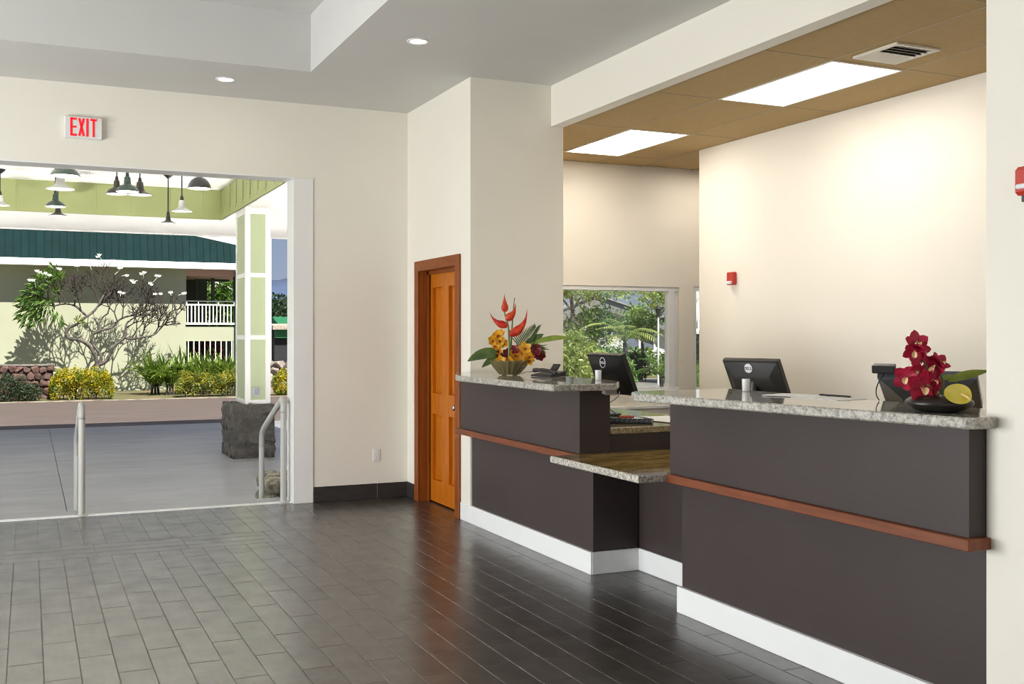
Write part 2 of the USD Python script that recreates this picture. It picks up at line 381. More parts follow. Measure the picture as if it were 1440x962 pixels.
part(floor, 'tile_field', cat([box(b[0], b[1], b[2], b[3], -.012, 0) for b in field + seen[300:]]), tile_mat, kind='stuff')
part(floor, 'threshold', box(-1.6, 2.14, 9.362, 9.455, -.012, .004, .002), paint_white, label='white stone threshold strip')

# ---- walls
struct('wall_back', union([box(-4.15, -1.6, YX, 9.52, 0, 4.2), box(-1.6, 2.14, YX, 9.52, 2.885, 4.2), box(2.14, 3.95, YX, 9.52, 0, 4.2)]), paint, label='off-white wall with the wide entrance opening')
struct('wall_office_back', union([box(3.95, 4.70, YX, 9.44, 0, 4.2), box(4.70, 6.17, YX, 9.44, 0, .915), box(4.70, 6.17, YX, 9.44, 1.985, 4.2), box(6.17, 6.345, YX, 9.44, 0, 4.2),
    box(6.345, 7.15, YX, 9.44, 0, .905), box(6.345, 7.15, YX, 9.44, 2.0, 4.2)]), paint_office, label='cream office wall with the garden windows')
# closet block with the wooden door: its left side, its front face and its back
struct('wall_right', union([box(XW, 3.33, 9.06, YX, 0, ZC), box(XW, 3.33, Y1+.0, 8.0, 0, ZC), box(XW, 3.33, 8.0, 9.06, 2.12, ZC), box(XW, 4.018, Y1, Y1+.12, 0, ZC), box(3.92, 4.018, Y1, YX, 0, ZC)]), paint,
       label='white side wall around the wooden door and the column face beside it')
struct('wall_right_near', box(XW, 3.42, -3.5, Y2, 0, ZC), paint, label='white wall end where the long counter stops')
struct('wall_office', box(5.70, 5.86, -3.5, 8.25, 0, ZC), paint_office, label='cream office wall behind the counters')
struct('wall_office_end', box(7.0, 7.15, 7.0, YX, 0, ZC), paint)
struct('wall_left', union([box(-4.15, -4, -3.5, 3.0, 0, ZC), box(-4.15, -4, 7.8, YX, 0, ZC), box(-4.15, -4, 3.0, 7.8, 0, .22), box(-4.15, -4, 3.0, 7.8, 2.2, ZC)]), paint)
struct('wall_front', union([box(-4.15, -3.1, -3.65, -3.5, 0, ZC), box(2.5, 7.15, -3.65, -3.5, 0, ZC), box(-3.1, 2.5, -3.65, -3.5, 0, .25), box(-3.1, 2.5, -3.65, -3.5, 2.65, ZC)]), paint)
struct('beam', union([box(3.906, 4.018, -3.5, Y1, 3.205, ZC+.05), box(3.35, 3.906, -3.5, Y2-.01, ZC-.02, ZC+.02)]), paint, label='white header beam above the counters')
# ---- lobby ceiling with its raised tray
TX0, TX1, TY0, TY1, TZ = -3.0, 2.0, -1.0, 8.13, 3.985
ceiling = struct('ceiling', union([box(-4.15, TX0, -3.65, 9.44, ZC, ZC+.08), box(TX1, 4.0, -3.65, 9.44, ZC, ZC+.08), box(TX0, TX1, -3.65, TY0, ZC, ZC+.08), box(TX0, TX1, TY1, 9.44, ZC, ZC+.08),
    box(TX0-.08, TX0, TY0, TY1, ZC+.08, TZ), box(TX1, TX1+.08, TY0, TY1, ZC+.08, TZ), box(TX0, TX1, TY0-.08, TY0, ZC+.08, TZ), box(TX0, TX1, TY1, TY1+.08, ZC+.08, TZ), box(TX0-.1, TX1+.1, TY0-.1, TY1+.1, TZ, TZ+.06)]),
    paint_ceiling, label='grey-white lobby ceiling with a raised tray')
struct('roof', box(-5.0, 8.2, -4.6, 9.75, 4.2, 4.5), ext_white)

# ---- office ceiling: grid, tiles, light panels, vent
oc = struct_x('ceiling_office', label='tan drop ceiling of lay-in tiles over the office')
gx, gy = [4.03, 4.575, 5.185, 5.70], [-3.5, -2.14, -.92, .30, 1.52, 2.74, 3.96, 5.18, 6.40, 7.62, 8.84, 9.285]
lights_at = {(1, 9), (1, 7), (1, 3), (1, 1)}
bars = [box(x-.011, x+.011, -3.5, 9.285, ZO-.001, ZO+.03) for x in gx] + [box(4.02, 5.70, y-.011, y+.011, ZO, ZO+.03) for y in gy]
bars += [box(5.70, 7.0, 8.26, 8.282, ZO, ZO+.03), box(6.31, 6.332, 8.25, 9.285, ZO, ZO+.03)]
part(oc, 'grid', union(bars), grid_paint)
for i in range(3):
    for j in range(len(gy)-1):
        if (i, j) in lights_at: continue
        x0, x1, y0, y1 = gx[i]+.012, gx[i+1]-.012, gy[j]+.012, gy[j+1]-.012
        m = box(x0, x1, y0, y1, ZO+.0015, ZO+.022, .0015)
        part(oc, 'ceiling_tile', m, office_tile)
for x0, x1 in ((5.71, 6.31), (6.335, 6.99)):
    part(oc, 'ceiling_tile', box(x0, x1, 8.285, 9.28, ZO+.005, ZO+.022, .003), office_tile)
part(oc, 'deck', box(4.0, 7.15, -3.65, 9.44, ZO+.16, ZO+.20), paint)
tro = None
for (i, j), lab in zip(sorted(lights_at, key=lambda a: -a[1]), ('bright square-edged ceiling light panel near the office back wall', 'bright long ceiling light panel beside the ceiling vent', 'office ceiling light panel out of frame above the near wall end', 'office ceiling light panel furthest toward the front windows')):
    cx, y0, y1 = (gx[1]+gx[2])/2, gy[j], gy[j+1]
    at = (cx, (y0+y1)/2, ZO)
    if tro is None:
        tro = thing('ceiling_light_panel', lab, 'light', at, 'office light panels')
        hw, hl = .285, .59
        part(tro, 'frame', union([box(cx-hw-.012, cx-hw+.006, at[1]-hl-.012, at[1]+hl+.012, ZO-.004, ZO+.05), box(cx+hw-.006, cx+hw+.012, at[1]-hl-.012, at[1]+hl+.012, ZO-.004, ZO+.05),
             box(cx-hw, cx+hw, at[1]-hl-.012, at[1]-hl+.006, ZO-.004, ZO+.05), box(cx-hw, cx+hw, at[1]+hl-.006, at[1]+hl+.012, ZO-.004, ZO+.05), box(cx-hw, cx+hw, at[1]-hl, at[1]+hl, ZO+.03, ZO+.05)]), vent_paint)
        part(tro, 'diffuser', box(cx-hw+.006, cx+hw-.006, at[1]-hl+.006, at[1]+hl-.006, ZO+.002, ZO+.012), diffuser)
    else: dup(tro, at, lab)
v = thing('ceiling_vent', 'cream metal louvred air vent in the tan office ceiling', 'vent', (4.81, 4.885, ZO))
vx0, vx1, vy0, vy1 = 4.635, 4.985, 4.70, 5.07
part(v, 'frame', union([box(vx0, vx1, vy0, vy0+.03, ZO-.014, ZO+.003, .004), box(vx0, vx1, vy1-.03, vy1, ZO-.014, ZO+.003, .004), box(vx0, vx0+.03, vy0, vy1, ZO-.014, ZO+.003, .004), box(vx1-.03, vx1, vy0, vy1, ZO-.014, ZO+.003, .004)]), vent_paint)
part(v, 'backing', box(vx0+.02, vx1-.02, vy0+.02, vy1-.02, ZO-.002, ZO+.003), dark_gap)
for k in range(7):
    y = vy0+.052+k*.044; VA = .5 if k < 4 else -.25
    part(v, 'slat', obox(((vx0+vx1)/2, y, ZO-.007), (1, 0, 0), (0, math.cos(VA), math.sin(VA)), (0, -math.sin(VA), math.cos(VA)), (vx1-vx0-.05, .030 if VA > 0 else .052, .002)), vent_paint)

# ---- entrance trim, baseboards, back-wall chair rail
struct('trim_1', union([box(2.14, 2.305, YX-.010, YX+.002, 0, 2.88, .002), box(2.128, 2.142, YX-.010, 9.53, 0, 2.88, .002), box(-1.6, 2.142, YX-.004, 9.53, 2.872, 2.886)]), paint_trim, label='white jamb and casing of the entrance opening')
bb = struct_x('baseboard_back', label='dark tile baseboard along the back wall')
for x0, x1 in ((2.307, 2.893), (2.897, 3.186)): part(bb, 'tile', box(x0, x1, YX-.011, YX, .001, .137, .0015), wall_tile)
bs = struct_x('baseboard_right', label='dark tile baseboard beside the door')
part(bs, 'tile', box(XW-.011, XW, 9.05, YX-.012, .001, .137, .0015), wall_tile)
struct('trim_2', box(4.02, 7.0, YX-.03, YX, .735, .765, .004), paint_trim, label='cream ledge under the office window')

# ---- office windows
def window(name, x0, x1, z0, z1, lab):
    w = struct_x(name, (x0, YX, z0), lab)
    f = .045
    part(w, 'frame', union([box(x0, x1, 9.30, 9.38, z1-f, z1, .004), box(x0, x1, 9.30, 9.38, z0, z0+f*.7, .004), box(x0, x0+f, 9.30, 9.38, z0, z1, .004), box(x1-.125, x1-.055, 9.30, 9.38, z0, z1, .004), box(x1-.055, x1, 9.32, 9.40, z0, z1, .004)]), paint_white)
    part(w, 'sill', box(x0, x1, YX-.012, 9.40, z0-.012, z0+.006, .003), paint_white)
    part(w, 'pane', box(x0+f, x1-.12, 9.338, 9.342, z0+.02, z1-.04), pane)
window('window_1', 4.70, 6.17, .915, 1.985, 'white framed office window onto the garden')
window('window_2', 6.345, 7.0, .905, 2.0, 'second office window, a sliver beside the cream wall')

# ---- lobby windows behind the camera (frames only; the daylight stands in them)
def big_window(name, a0, a1, z0, z1, side):
    w = struct_x(name)
    n = 4; ms = []
    for k in range(n+1):
        a = a0 + (a1-a0)*k/n
        ms.append(box(-4.12, -4.05, a-.03, a+.03, z0, z1) if side == 'left' else box(a-.03, a+.03, -3.62, -3.55, z0, z1))
    for z in (z0+.03, z1-.03): ms.append(box(-4.12, -4.05, a0, a1, z-.03, z+.03) if side == 'left' else box(a0, a1, -3.62, -3.55, z-.03, z+.03))
    part(w, 'frame', cat(ms), paint_white)
big_window('window_3', 3.0, 7.8, .22, 2.2, 'left'); big_window('window_4', -3.1, 2.5, .25, 2.65, 'front')

# ---- the wooden door
d = struct_x('door_1', (XW, 8.5, 0), 'orange-brown panelled wooden door in a brown casing')
YL0, YL1, XD = 8.052, 8.955, 3.285
def molding(y0, y1, z0, z1):  # stepped casing board, front toward -X
    return box(XW-.022, XW, y0, y1, z0, z1, .004)
part(d, 'casing', molding(8.955, 9.045, 0, 2.15), wood_casing)
part(d, 'casing', molding(7.962, 8.052, 0, 2.15), wood_casing)
part(d, 'casing', molding(8.0525, 8.9545, 2.06, 2.15), wood_casing_h)
part(d, 'jamb', union([box(XW, 3.33, 8.955, 9.06, 0, 2.12), box(XW, 3.33, 8.0, 8.052, 0, 2.12), box(3.262, 3.275, 8.925, 8.955, 0, 2.06), box(3.262, 3.275, 8.052, 8.08, 0, 2.06)]), wood_casing)
part(d, 'head_jamb', union([box(XW, 3.33, 8.052, 8.955, 2.06, 2.12), box(3.262, 3.275, 8.052, 8.955, 2.03, 2.06)]), wood_casing_h)
leaf = part(d, 'leaf', union([box(XD, XD+.04, 8.055, 8.952, .012, .205), box(XD, XD+.04, 8.055, 8.952, .79, .975), box(XD, XD+.04, 8.055, 8.952, 1.912, 2.055),
    box(XD, XD+.04, 8.878, 8.952, .012, 2.055), box(XD, XD+.04, 8.055, 8.13, .012, 2.055), box(XD, XD+.04, 8.480, 8.645, .012, 2.055)]), wood_door)
for y0, y1 in ((8.645, 8.878), (8.13, 8.480)):
    for z0, z1 in ((.205, .79), (.975, 1.912)):
        c, e = .05, .012
        c = .035
        P = [(XD+.030, y0, z0), (XD+.030, y1, z0), (XD+.030, y1, z1), (XD+.030, y0, z1), (XD+.022, y0+c, z0+c), (XD+.022, y1-c, z0+c), (XD+.022, y1-c, z1-c), (XD+.022, y0+c, z1-c), (XD+.034, y0, z0), (XD+.034, y1, z1), (XD+.034, y0, z1), (XD+.034, y1, z0)]
        part(d, 'door_panel', hull(P), wood_door)
kb = lathe([(0, 0), (.026, 0), (.026, .006), (.010, .010), (.010, .035), (.024, .042), (.026, .055), (.018, .064), (0, .066)], 20)
kb.apply_transform(trimesh.transformations.rotation_matrix(-math.pi/2, [0, 1, 0])); kb.apply_translation((XD, 8.235, .882))
part(d, 'knob', kb, steel, True, 'silver door knob')

# ================================================================== THINGS ON WALLS AND CEILING
def downlight(x, y, lab, first=[None]):
    if first[0] is None:
        n = thing('recessed_downlight', lab, 'light', (x, y, ZC), 'recessed ceiling downlights')
        part(n, 'trim_ring', lathe([(.055, -.002), (.062, -.006), (.075, -.006), (.080, -.002), (.080, .0)], 32, (x, y, ZC)), paint_white, True)
        part(n, 'glowing_lens', lathe([(0, -.003), (.056, -.003), (.056, 0)], 28, (x, y, ZC)), can_glow)
        first[0] = n; return n
    return dup(first[0], (x, y, ZC), lab)
downlight(1.439, 8.652, 'round recessed downlight in the ceiling above the entrance opening')
downlight(2.471, 6.97, 'round recessed downlight between the ceiling tray and the header beam')
downlight(2.9, 4.6, 'recessed downlight above the low shelf, out of frame')
downlight(2.9, 2.2, 'recessed downlight above the long counter end, out of frame')
downlight(-1.4, 8.652, 'recessed downlight left of the entrance, out of frame')

pl = thing('passage_downlight', 'recessed downlight in the passage behind the cream office wall, hidden from the lobby', 'light', (6.32, 8.70, ZO))
part(pl, 'trim_ring', lathe([(.055, -.002), (.062, -.006), (.085, -.006), (.09, -.002), (.09, .006)], 32, (6.32, 8.70, ZO)), paint_white, True)
part(pl, 'glowing_lens', lathe([(0, -.003), (.056, -.003), (.056, 0)], 28, (6.32, 8.70, ZO)), emit('passage_glow', (1.0, .92, .80), 230.0))
ex = thing('exit_sign', 'white wall sign with red EXIT letters above the entrance', 'sign', (.408, YX, 3.09))
part(ex, 'housing', box(.264, .552, YX-.045, YX, 3.088, 3.262, .006), sign_plastic)
def stroke(x0, z0, x1, z1, w, y):  # a letter bar
    d_ = np.array([x1-x0, z1-z0]); L = np.linalg.norm(d_); d_ /= L; n_ = np.array([-d_[1], d_[0]])*w/2
    P = [np.array([x0, z0])+n_, np.array([x0, z0])-n_, np.array([x1, z1])-n_, np.array([x1, z1])+n_]
    return hull([(p[0], yy, p[1]) for p in P for yy in (y, y-.003)])
ly, za, zb, lw = YX-.045, 3.103, 3.250, .017
def letter(parts, lab): part(ex, 'letter', cat(parts), exit_red)
letter([stroke(.3175, za, .3175, zb, lw, ly), stroke(.312, zb-.0085, .358, zb-.0085, lw, ly), stroke(.312, (za+zb)/2, .356, (za+zb)/2, lw*.9, ly), stroke(.312, za+.0085, .358, za+.0085, lw, ly)], 'E')
letter([stroke(.376, za+.002, .410, zb-.002, lw, ly), stroke(.410, za+.002, .376, zb-.002, lw, ly)], 'X')
letter([stroke(.437, za, .437, zb, lw, ly)], 'I')
letter([stroke(.485, za, .485, zb, lw, ly), stroke(.460, zb-.0085, .510, zb-.0085, lw, ly)], 'T')

ol = thing('wall_outlet', 'small white power outlet low on the back wall', 'outlet', (2.889, YX, .395))
part(ol, 'cover_plate', box(2.854, 2.924, YX-.007, YX, .338, .452, .003), sign_plastic)
for z in (.37, .42):
    part(ol, 'socket', cat([box(2.873, 2.905, YX-.0095, YX-.006, z-.016, z+.016, .002), box(2.881, 2.883, YX-.0105, YX-.009, z-.006, z+.006), box(2.895, 2.897, YX-.0105, YX-.009, z-.006, z+.006)]), sign_plastic)

fa = thing('fire_alarm_strobe', 'small red and white fire alarm strobe on the cream office wall', 'fire alarm', (5.70, 7.72, 1.94))
part(fa, 'housing', box(5.655, 5.70, 7.672, 7.768, 1.935, 2.05, .008), alarm_red)
part(fa, 'strobe_lens', box(5.632, 5.657, 7.682, 7.752, 1.940, 1.968, .006), white_plastic)
fb = thing('fire_alarm_pull', 'red fire alarm pull box on the white wall above the counter end', 'fire alarm', (XW, 2.585, 2.0))
part(fb, 'housing', box(XW-.045, XW, 2.525, 2.645, 1.985, 2.085, .012), alarm_red)
part(fb, 'pull_handle', box(XW-.058, XW-.04, 2.545, 2.625, 2.005, 2.022, .004), white_plastic)
part(fb, 'base_plate', box(XW-.01, XW, 2.53, 2.64, 1.965, 1.99, .003), grey_plastic)

# ================================================================== COUNTERS
XU = 3.106
lc = thing('reception_counter', 'charcoal reception counter between the wooden door and the low shelf', 'counter', (3.3, 6.8, 0))
part(lc, 'lower_panel', box(3.205, 3.34, 5.80, 7.760, .0, .715), counter_paint)
part(lc, 'upper_panel', box(XU, 3.325, 5.782, 7.757, .755, 1.158, .002), counter_paint)
part(lc, 'trim_rail', box(3.076, 3.31, 5.765, 7.80, .712, .756, .003), wood_rail, label='reddish wooden trim rail')
part(lc, 'end_panel', box(3.325, 4.25, 5.79, 5.83, .0, .866), counter_paint)
part(lc, 'return_panel', box(3.205, 3.53, 5.785, 5.80, .0, .714), counter_paint)
part(lc, 'kick_board', box(3.180, 3.206, 5.772, 7.955, .0, .140, .003), paint_white, label='white kick board')
part(lc, 'kick_board', box(3.190, 3.530, 5.770, 5.786, .0, .140, .003), paint_white, label='white kick board')
part(lc, 'knee_panel', box(3.54, 3.58, 4.80, 5.79, .0, .714), counter_paint)
part(lc, 'kick_board', box(3.525, 3.541, 4.80, 5.772, .0, .140, .003), paint_white, label='white kick board')
rc = thing('reception_counter', 'long charcoal reception counter ending at the white wall', 'counter', (3.3, 3.8, 0))
part(rc, 'lower_panel', box(3.205, 3.34, 2.80, 4.797, .0, .715), counter_paint)
part(rc, 'upper_panel', box(XU, 3.325, 2.797, 4.766, .757, 1.158, .002), counter_paint)
part(rc, 'trim_rail', box(3.074, 3.188, 2.772, 4.752, .714, .758, .003), wood_rail, label='reddish wooden trim rail')
part(rc, 'kick_board', box(3.180, 3.206, 2.80, 4.815, .0, .140, .003), paint_white, label='white kick board')
part(rc, 'side_panel', box(3.34, 4.25, 4.757, 4.797, .0, .866), counter_paint)
bk = thing('cable_tray', 'small grey cable bracket under the end of the short granite top', 'bracket', (3.33, 5.75, 1.14))
part(bk, 'plate', box(3.262, 3.345, 5.735, 5.780, 1.125, 1.156, .002), bracket_grey)
part(bk, 'lip', box(3.262, 3.345, 5.728, 5.735, 1.120, 1.132, .001), bracket_grey)

def top(name, lab, poly, z0, z1, mat):
    t = part(ROOT, name, slab(poly, z0, z1, .006), mat, 30); tag(t.prim, lab, 'countertop'); return t
top('granite_countertop', 'polished grey granite top under the tropical flower bowl', [(2.82, 5.57), (3.245, 5.56), (3.40, 5.80), (3.46, 6.1), (3.46, 7.755), (3.07, 7.755), (2.86, 7.25), (2.822, 7.10)], 1.158, 1.200, granite_mat)
top('granite_countertop', 'polished grey granite top under the red orchid, longest of the three slabs', [(2.785, 4.60), (2.80, 4.545), (3.055, 2.765), (3.075, 2.745), (3.186, 2.745), (3.186, 2.80), (3.50, 2.80), (3.50, 4.80), (2.93, 4.80), (2.84, 4.72)], 1.158, 1.200, granite_mat)
top('granite_shelf', 'low granite transaction shelf between the two counters', [(2.905, 4.755), (3.097, 4.755), (3.104, 4.79), (3.33, 4.80), (3.80, 4.80), (3.80, 5.788), (3.33, 5.788), (3.326, 5.764), (2.893, 5.762)], .716, .757, shelf_stone)
top('granite_desk', 'granite work top behind the short counter, under the keyboard', [(3.33, 5.785), (4.25, 5.785), (4.25, 7.74), (3.33, 7.74)], .867, .911, granite_warm)
top('granite_desk', 'granite work top behind the long counter, under the tilted screens', [(3.33, 2.81), (4.25, 2.81), (4.25, 4.79), (3.33, 4.79)], .867, .911, granite_warm)
db = thing('desk_cabinet', 'cabinet carrying the work top behind the short counter', 'cabinet', (3.9, 6.8, 0))
part(db, 'carcass', box(3.60, 4.20, 5.84, 7.72, 0, .866), counter_paint)
db = thing('desk_cabinet', 'cabinet carrying the work top behind the long counter', 'cabinet', (3.9, 3.8, 0))
part(db, 'carcass', box(3.60, 4.20, 2.83, 4.75, 0, .866), counter_paint)

# ================================================================== SCREENS
def frame_axes(phi, tau):
    e = np.array([math.sin(phi), -math.cos(phi), 0]); n = np.array([-math.cos(phi), -math.sin(phi), 0]); z = np.array([0, 0, 1.])
    up = z*math.cos(tau) + n*math.sin(tau); out = n*math.cos(tau) - z*math.sin(tau)   # out: normal of the back, toward the lobby
    return e, up, out
def screen(name, lab, c, W, Hh, phi, tau, body, bulge=.05, logo=None, thick=.03, bshape=(.74, .36), desk=.911, shift=0.):
    e, up, out = frame_axes(phi, tau); c = np.array(c, float)
    base = c - out*.0; t = thing(name, lab, 'monitor', (c[0], c[1], desk))
    def Q(a, b, k): return c + e*a*W/2 + up*b*Hh/2 + out*k
    part(t, 'bezel', hull([Q(a, b, k) for a in (-1, 1) for b in (-1, 1) for k in (0, -thick)] + [Q(a*.97, b*.97, k) for a in (-1, 1) for b in (-1, 1) for k in (.006, -thick-.003)]), body, 20)
    bw, bh = bshape
    part(t, 'back_cover', hull([Q(a*.965, b*.955, .004) for a in (-1, 1) for b in (-1, 1)] + [Q(a*bw, b*bh-.02, bulge*.8) for a in (-1, 1) for b in (-1, 1)] + [Q(a*bw*.85, b*bh*.8-.05, bulge) for a in (-1, 1) for b in (-1, 1)]), body, 25)
    part(t, 'screen_glass', hull([Q(a*.93, b*.91, k) for a in (-1, 1) for b in (-1, 1) for k in (-thick-.002, -thick-.0045)]), screen_mat)
    foot = np.array([c[0], c[1], desk]) - np.array([out[0], out[1], 0])*.02 - e*shift
    neck_top = c - e*shift - up*Hh*.06 + out*bulge*.6
    part(t, 'stand_neck', tube([foot+[0, 0, .01], foot*.5+neck_top*.5+np.array([out[0], out[1], 0])*.03, neck_top], [.028, .026, .024], 10), body, True)
    part(t, 'stand_foot', box(foot[0]-.09, foot[0]+.09, foot[1]-.11, foot[1]+.11, desk+.001, desk+.016, .006), body)
    if logo:
        lc_ = Q(-.04, .655, .004+(bulge*.8-.004)*.49+.0035); sl_ = (bulge*.8-.004)/(.595*Hh/2+.01)
        T = np.eye(4); T[:3, 0], T[:3, 1], T[:3, 2], T[:3, 3] = e, up-out*sl_, out, lc_
        k = T[:3, 1]; k /= np.linalg.norm(k); T[:3, 2] = np.cross(e, k)
        r = .036 if logo == 'ring' else .025
        if logo == 'ring':
            ang = np.linspace(0, 2*np.pi, 33); m = tube([(r*math.cos(a), r*math.sin(a), .003) for a in ang], .0032, 6)
            tx = meshkit.text_mesh('DELL', .017, .003, True)
        else:
            m = lathe([(0, 0), (r*1.1, 0), (r*1.1, .003), (0, .004)], 30)
            tx = meshkit.text_mesh('DELL', .017, .0015, True); tx.apply_translation((0, 0, .0035))
        tx.apply_translation(-np.r_[(tx.bounds[0]+tx.bounds[1])[:2]/2, 0])
        m.apply_transform(T); tx.apply_transform(T)
        part(t, 'badge', m, anodised, label='silver round badge')
        part(t, 'badge_lettering', tx, anodised if logo == 'ring' else grey_plastic)
    return t, Q
screen('monitor', 'black tilted computer monitor with a ring badge in front of the garden window', (3.80, 6.60, 1.2095), .478, .31, .03, .385, black_plastic, .045, 'ring', shift=.13)
screen('monitor', 'charcoal computer monitor with a solid silver badge in front of the cream wall', (3.90, 5.075-.0, 1.2435), .381, .231, .33, .52, dark_plastic, .04, 'disc', .028)
tt, TQ = screen('tilted_terminal', 'dark grey sales terminal leaning far back behind the red orchid', (3.765, 3.613, 1.228), .42, .33, .655, 1.10, grey_plastic, .055, None, .035, (.62, .42))
tl = TQ(-.86, 1.0, .0)
cr = thing('card_reader', 'small black card reader on top of the sales terminal', 'card reader', tl)
e_, u_, o_ = frame_axes(.655, .2)
part(cr, 'body', obox(tl+np.array([0, 0, .040]), e_, u_, o_, (.10, .036, .055), .005), dark_plastic)
part(cr, 'swipe_groove', obox(tl+np.array([0, 0, .050])+o_*.014, e_, u_, o_, (.102, .012, .005)), black_plastic)
cb0 = tl + np.array([-.012, -.012, .015])
part(cr, 'cable', tube(smoothpath([cb0, cb0+[-.045, -.02, -.03], cb0+[-.075, -.03, -.075], cb0+[-.07, -.045, -.115]], 14), .0028, 6), black_plastic, True)

# cups in front of the monitors
cup = thing('cup', 'small white cup by the black monitor on the short granite top', 'cup', (3.35, 5.98, 1.2))
part(cup, 'cup_body', lathe([(0, .0), (.017, .0), (.019, .004), (.021, .066), (.019, .066), (.0175, .010), (0, .008)], 28, (3.35, 5.98, 1.2)), white_plastic, True)
dup(cup, (3.40, 4.50, 1.2), 'small white cup before the charcoal monitor on the long granite top')

# telephone on the short granite top
ph = thing('telephone', 'black desk telephone beside the flower bowl', 'telephone', (3.34, 6.70, 1.2))
pa = np.array([.30, -.954, 0]); pb = np.array([.954, .30, 0]); pc = np.array([3.33, 6.66, 1.2])
part(ph, 'phone_base', hull([pc+pa*a*.10+pb*b*.075+np.array([0, 0, z]) for a in (-1, 1) for b, z in ((-1, .002), (1, .002), (-1, .012), (1, .04))]), dark_plastic, 20)
hs = smoothpath([pc+pa*-.11+[0, 0, .042], pc+pa*-.05+[0, 0, .047], pc+pa*.03+[0, 0, .044], pc+pa*.085+[0, 0, .034], pc+pa*.115+[0, 0, .022]], 16) - pb*.035
part(ph, 'handset', tube(hs, [.016, .015, .014, .013, .012, .012, .012, .012, .012, .012, .012, .013, .014, .015, .016, .014], 10), dark_plastic, True)
part(ph, 'display', obox(pc+pb*.05+pa*.02+[0, 0, .065], pa, np.array([.6, .19, .78])/np.linalg.norm([.6, .19, .78]), np.cross(pa, np.array([.6, .19, .78])/np.linalg.norm([.6, .19, .78])), (.07, .055, .012), .003), dark_plastic)
part(ph, 'cord', tube(smoothpath([hs[0], hs[0]-pa*.05+[0, 0, -.012], hs[0]-pa*.10+[0, 0, -.016], hs[0]-pa*.13+[0, 0, -.03]], 12), .0022, 6), black_plastic, True)

# things on the work top behind the short counter
kbd = thing('keyboard', 'black computer keyboard on the granite work top in the gap', 'keyboard', (3.52, 6.05, .911))
ka, kk = np.array([.80, -.60, 0]), np.array([.60, .80, 0]); kc = np.array([3.56, 6.03, .911])
part(kbd, 'case', hull([kc+ka*a*.20+kk*b*.065+np.array([0, 0, z]) for a in (-1, 1) for b, z in ((-1, .002), (1, .002), (-1, .014), (1, .028))]), black_plastic)
keys = []
for r in range(4):
    for k in range(12):
        p = kc + ka*(-.178+k*.0323) + kk*(-.045+r*.028) + np.array([0, 0, .0165+r*.0034]); keys.append(obox(p, ka, kk, (0, 0, 1), (.027, .022, .008)))
part(kbd, 'keys', cat(keys), grey_plastic, kind='stuff')
ms = thing('computer_mouse', 'black computer mouse behind the keyboard', 'mouse', (3.66, 6.35, .911))
mm = trimesh.creation.icosphere(3); mm.apply_scale((.055, .034, .026)); mm.apply_translation((3.62, 6.33, .912)); mm = trimesh.intersections.slice_mesh_plane(mm, (0, 0, 1), (0, 0, .9115))
part(ms, 'shell', mm, black_plastic, True)
part(ms, 'wheel', box(3.590, 3.604, 6.326, 6.334, .930, .938, .003), grey_plastic)
sh = thing('paper_stack', 'loose white papers behind the keyboard', 'papers', (3.75, 6.3, .911))
for k, (x, y, a) in enumerate(((3.80, 6.22, .25), (4.03, 6.28, -.15), (3.93, 6.05, .1))):
    part(sh, 'sheet', obox((x, y, .9125+k*.002), (math.cos(a), math.sin(a), 0), (-math.sin(a), math.cos(a), 0), (0, 0, 1), (.21, .29, .0015)), paper)
cd = thing('red_card', 'small red card lying on the papers behind the keyboard', 'card', (3.72, 6.24, .93))
part(cd, 'sheet', obox((3.72, 6.24, .934), (.85, -.52, 0), (.52, .85, 0), (0, 0, 1), (.10, .07, .012)), paper_red)
mc = thing('monitor_cable', 'thin black cable hanging from the black monitor', 'cable', (3.5, 6.0, .95))
part(mc, 'wire', tube(smoothpath([(3.58, 6.10, 1.115), (3.52, 6.02, 1.09), (3.42, 5.955, 1.055), (3.385, 5.94, 1.035), (3.42, 5.95, 1.012), (3.475, 5.96, .975), (3.505, 5.97, .945)], 24), .003, 6), black_plastic, True)
# papers on the long granite top
pp = thing('paper_pad', 'white papers lying on the long granite top between the screens', 'papers', (3.42, 3.95, 1.2))
for k, (x, y, a) in enumerate(((3.385, 3.86, .12), (3.375, 4.06, .35))):
    part(pp, 'sheet', obox((x, y, 1.2012+k*.0025), (math.cos(a), math.sin(a), 0), (-math.sin(a), math.cos(a), 0), (0, 0, 1), (.20, .28, .0022)), paper)
pn = thing('pen', 'thin black pen lying on the white papers', 'pen', (3.42, 3.90, 1.2))
part(pn, 'barrel', tube([(3.45, 4.0, 1.2085), (3.455, 3.99, 1.2085), (3.475, 3.82, 1.2085), (3.478, 3.81, 1.2085)], [.0015, .0045, .0045, .0015], 10), black_plastic, True)

# ================================================================== OUTSIDE THE ENTRANCE
ZP = -.55
st = struct_x('entry_steps', label='concrete steps below the entrance')
for k in range(3): part(st, 'step', box(-1.6, 2.2, 9.46+.32*k, 9.46+.32*(k+1) if k < 2 else 10.42, ZP-.2, -.01-.18*(k+.0)-.0, .006), concrete)
pad = struct_x('drive_pad', label='grey concrete slab under the porch roof')
for x0, x1, y0, y1 in ((-9, .405, 10.43, 17.2), (.412, 7.6, 10.43, 17.2), (-9, .405, 17.207, 25.0), (.412, 7.6, 17.207, 25.0)):
    part(pad, 'slab', box(x0, x1, y0, y1, ZP-.15, ZP, .004), concrete)
struct('road', hull([(-70, 25.0, ZP-.02), (45, 25.0, ZP-.02), (-70, 40.6, -.9), (45, 40.6, -.9), (-70, 25, -1.3), (45, 25, -1.3), (-70, 40.6, -1.3), (45, 40.6, -1.3)]), asphalt, label='brown-grey asphalt drive')
struct('kerb', box(-40, 9.5, 40.58, 40.72, -1.0, -.868, .02), varied('kerb_stone', (.14, .11, .08), (.34, .30, .24), 3, .9))
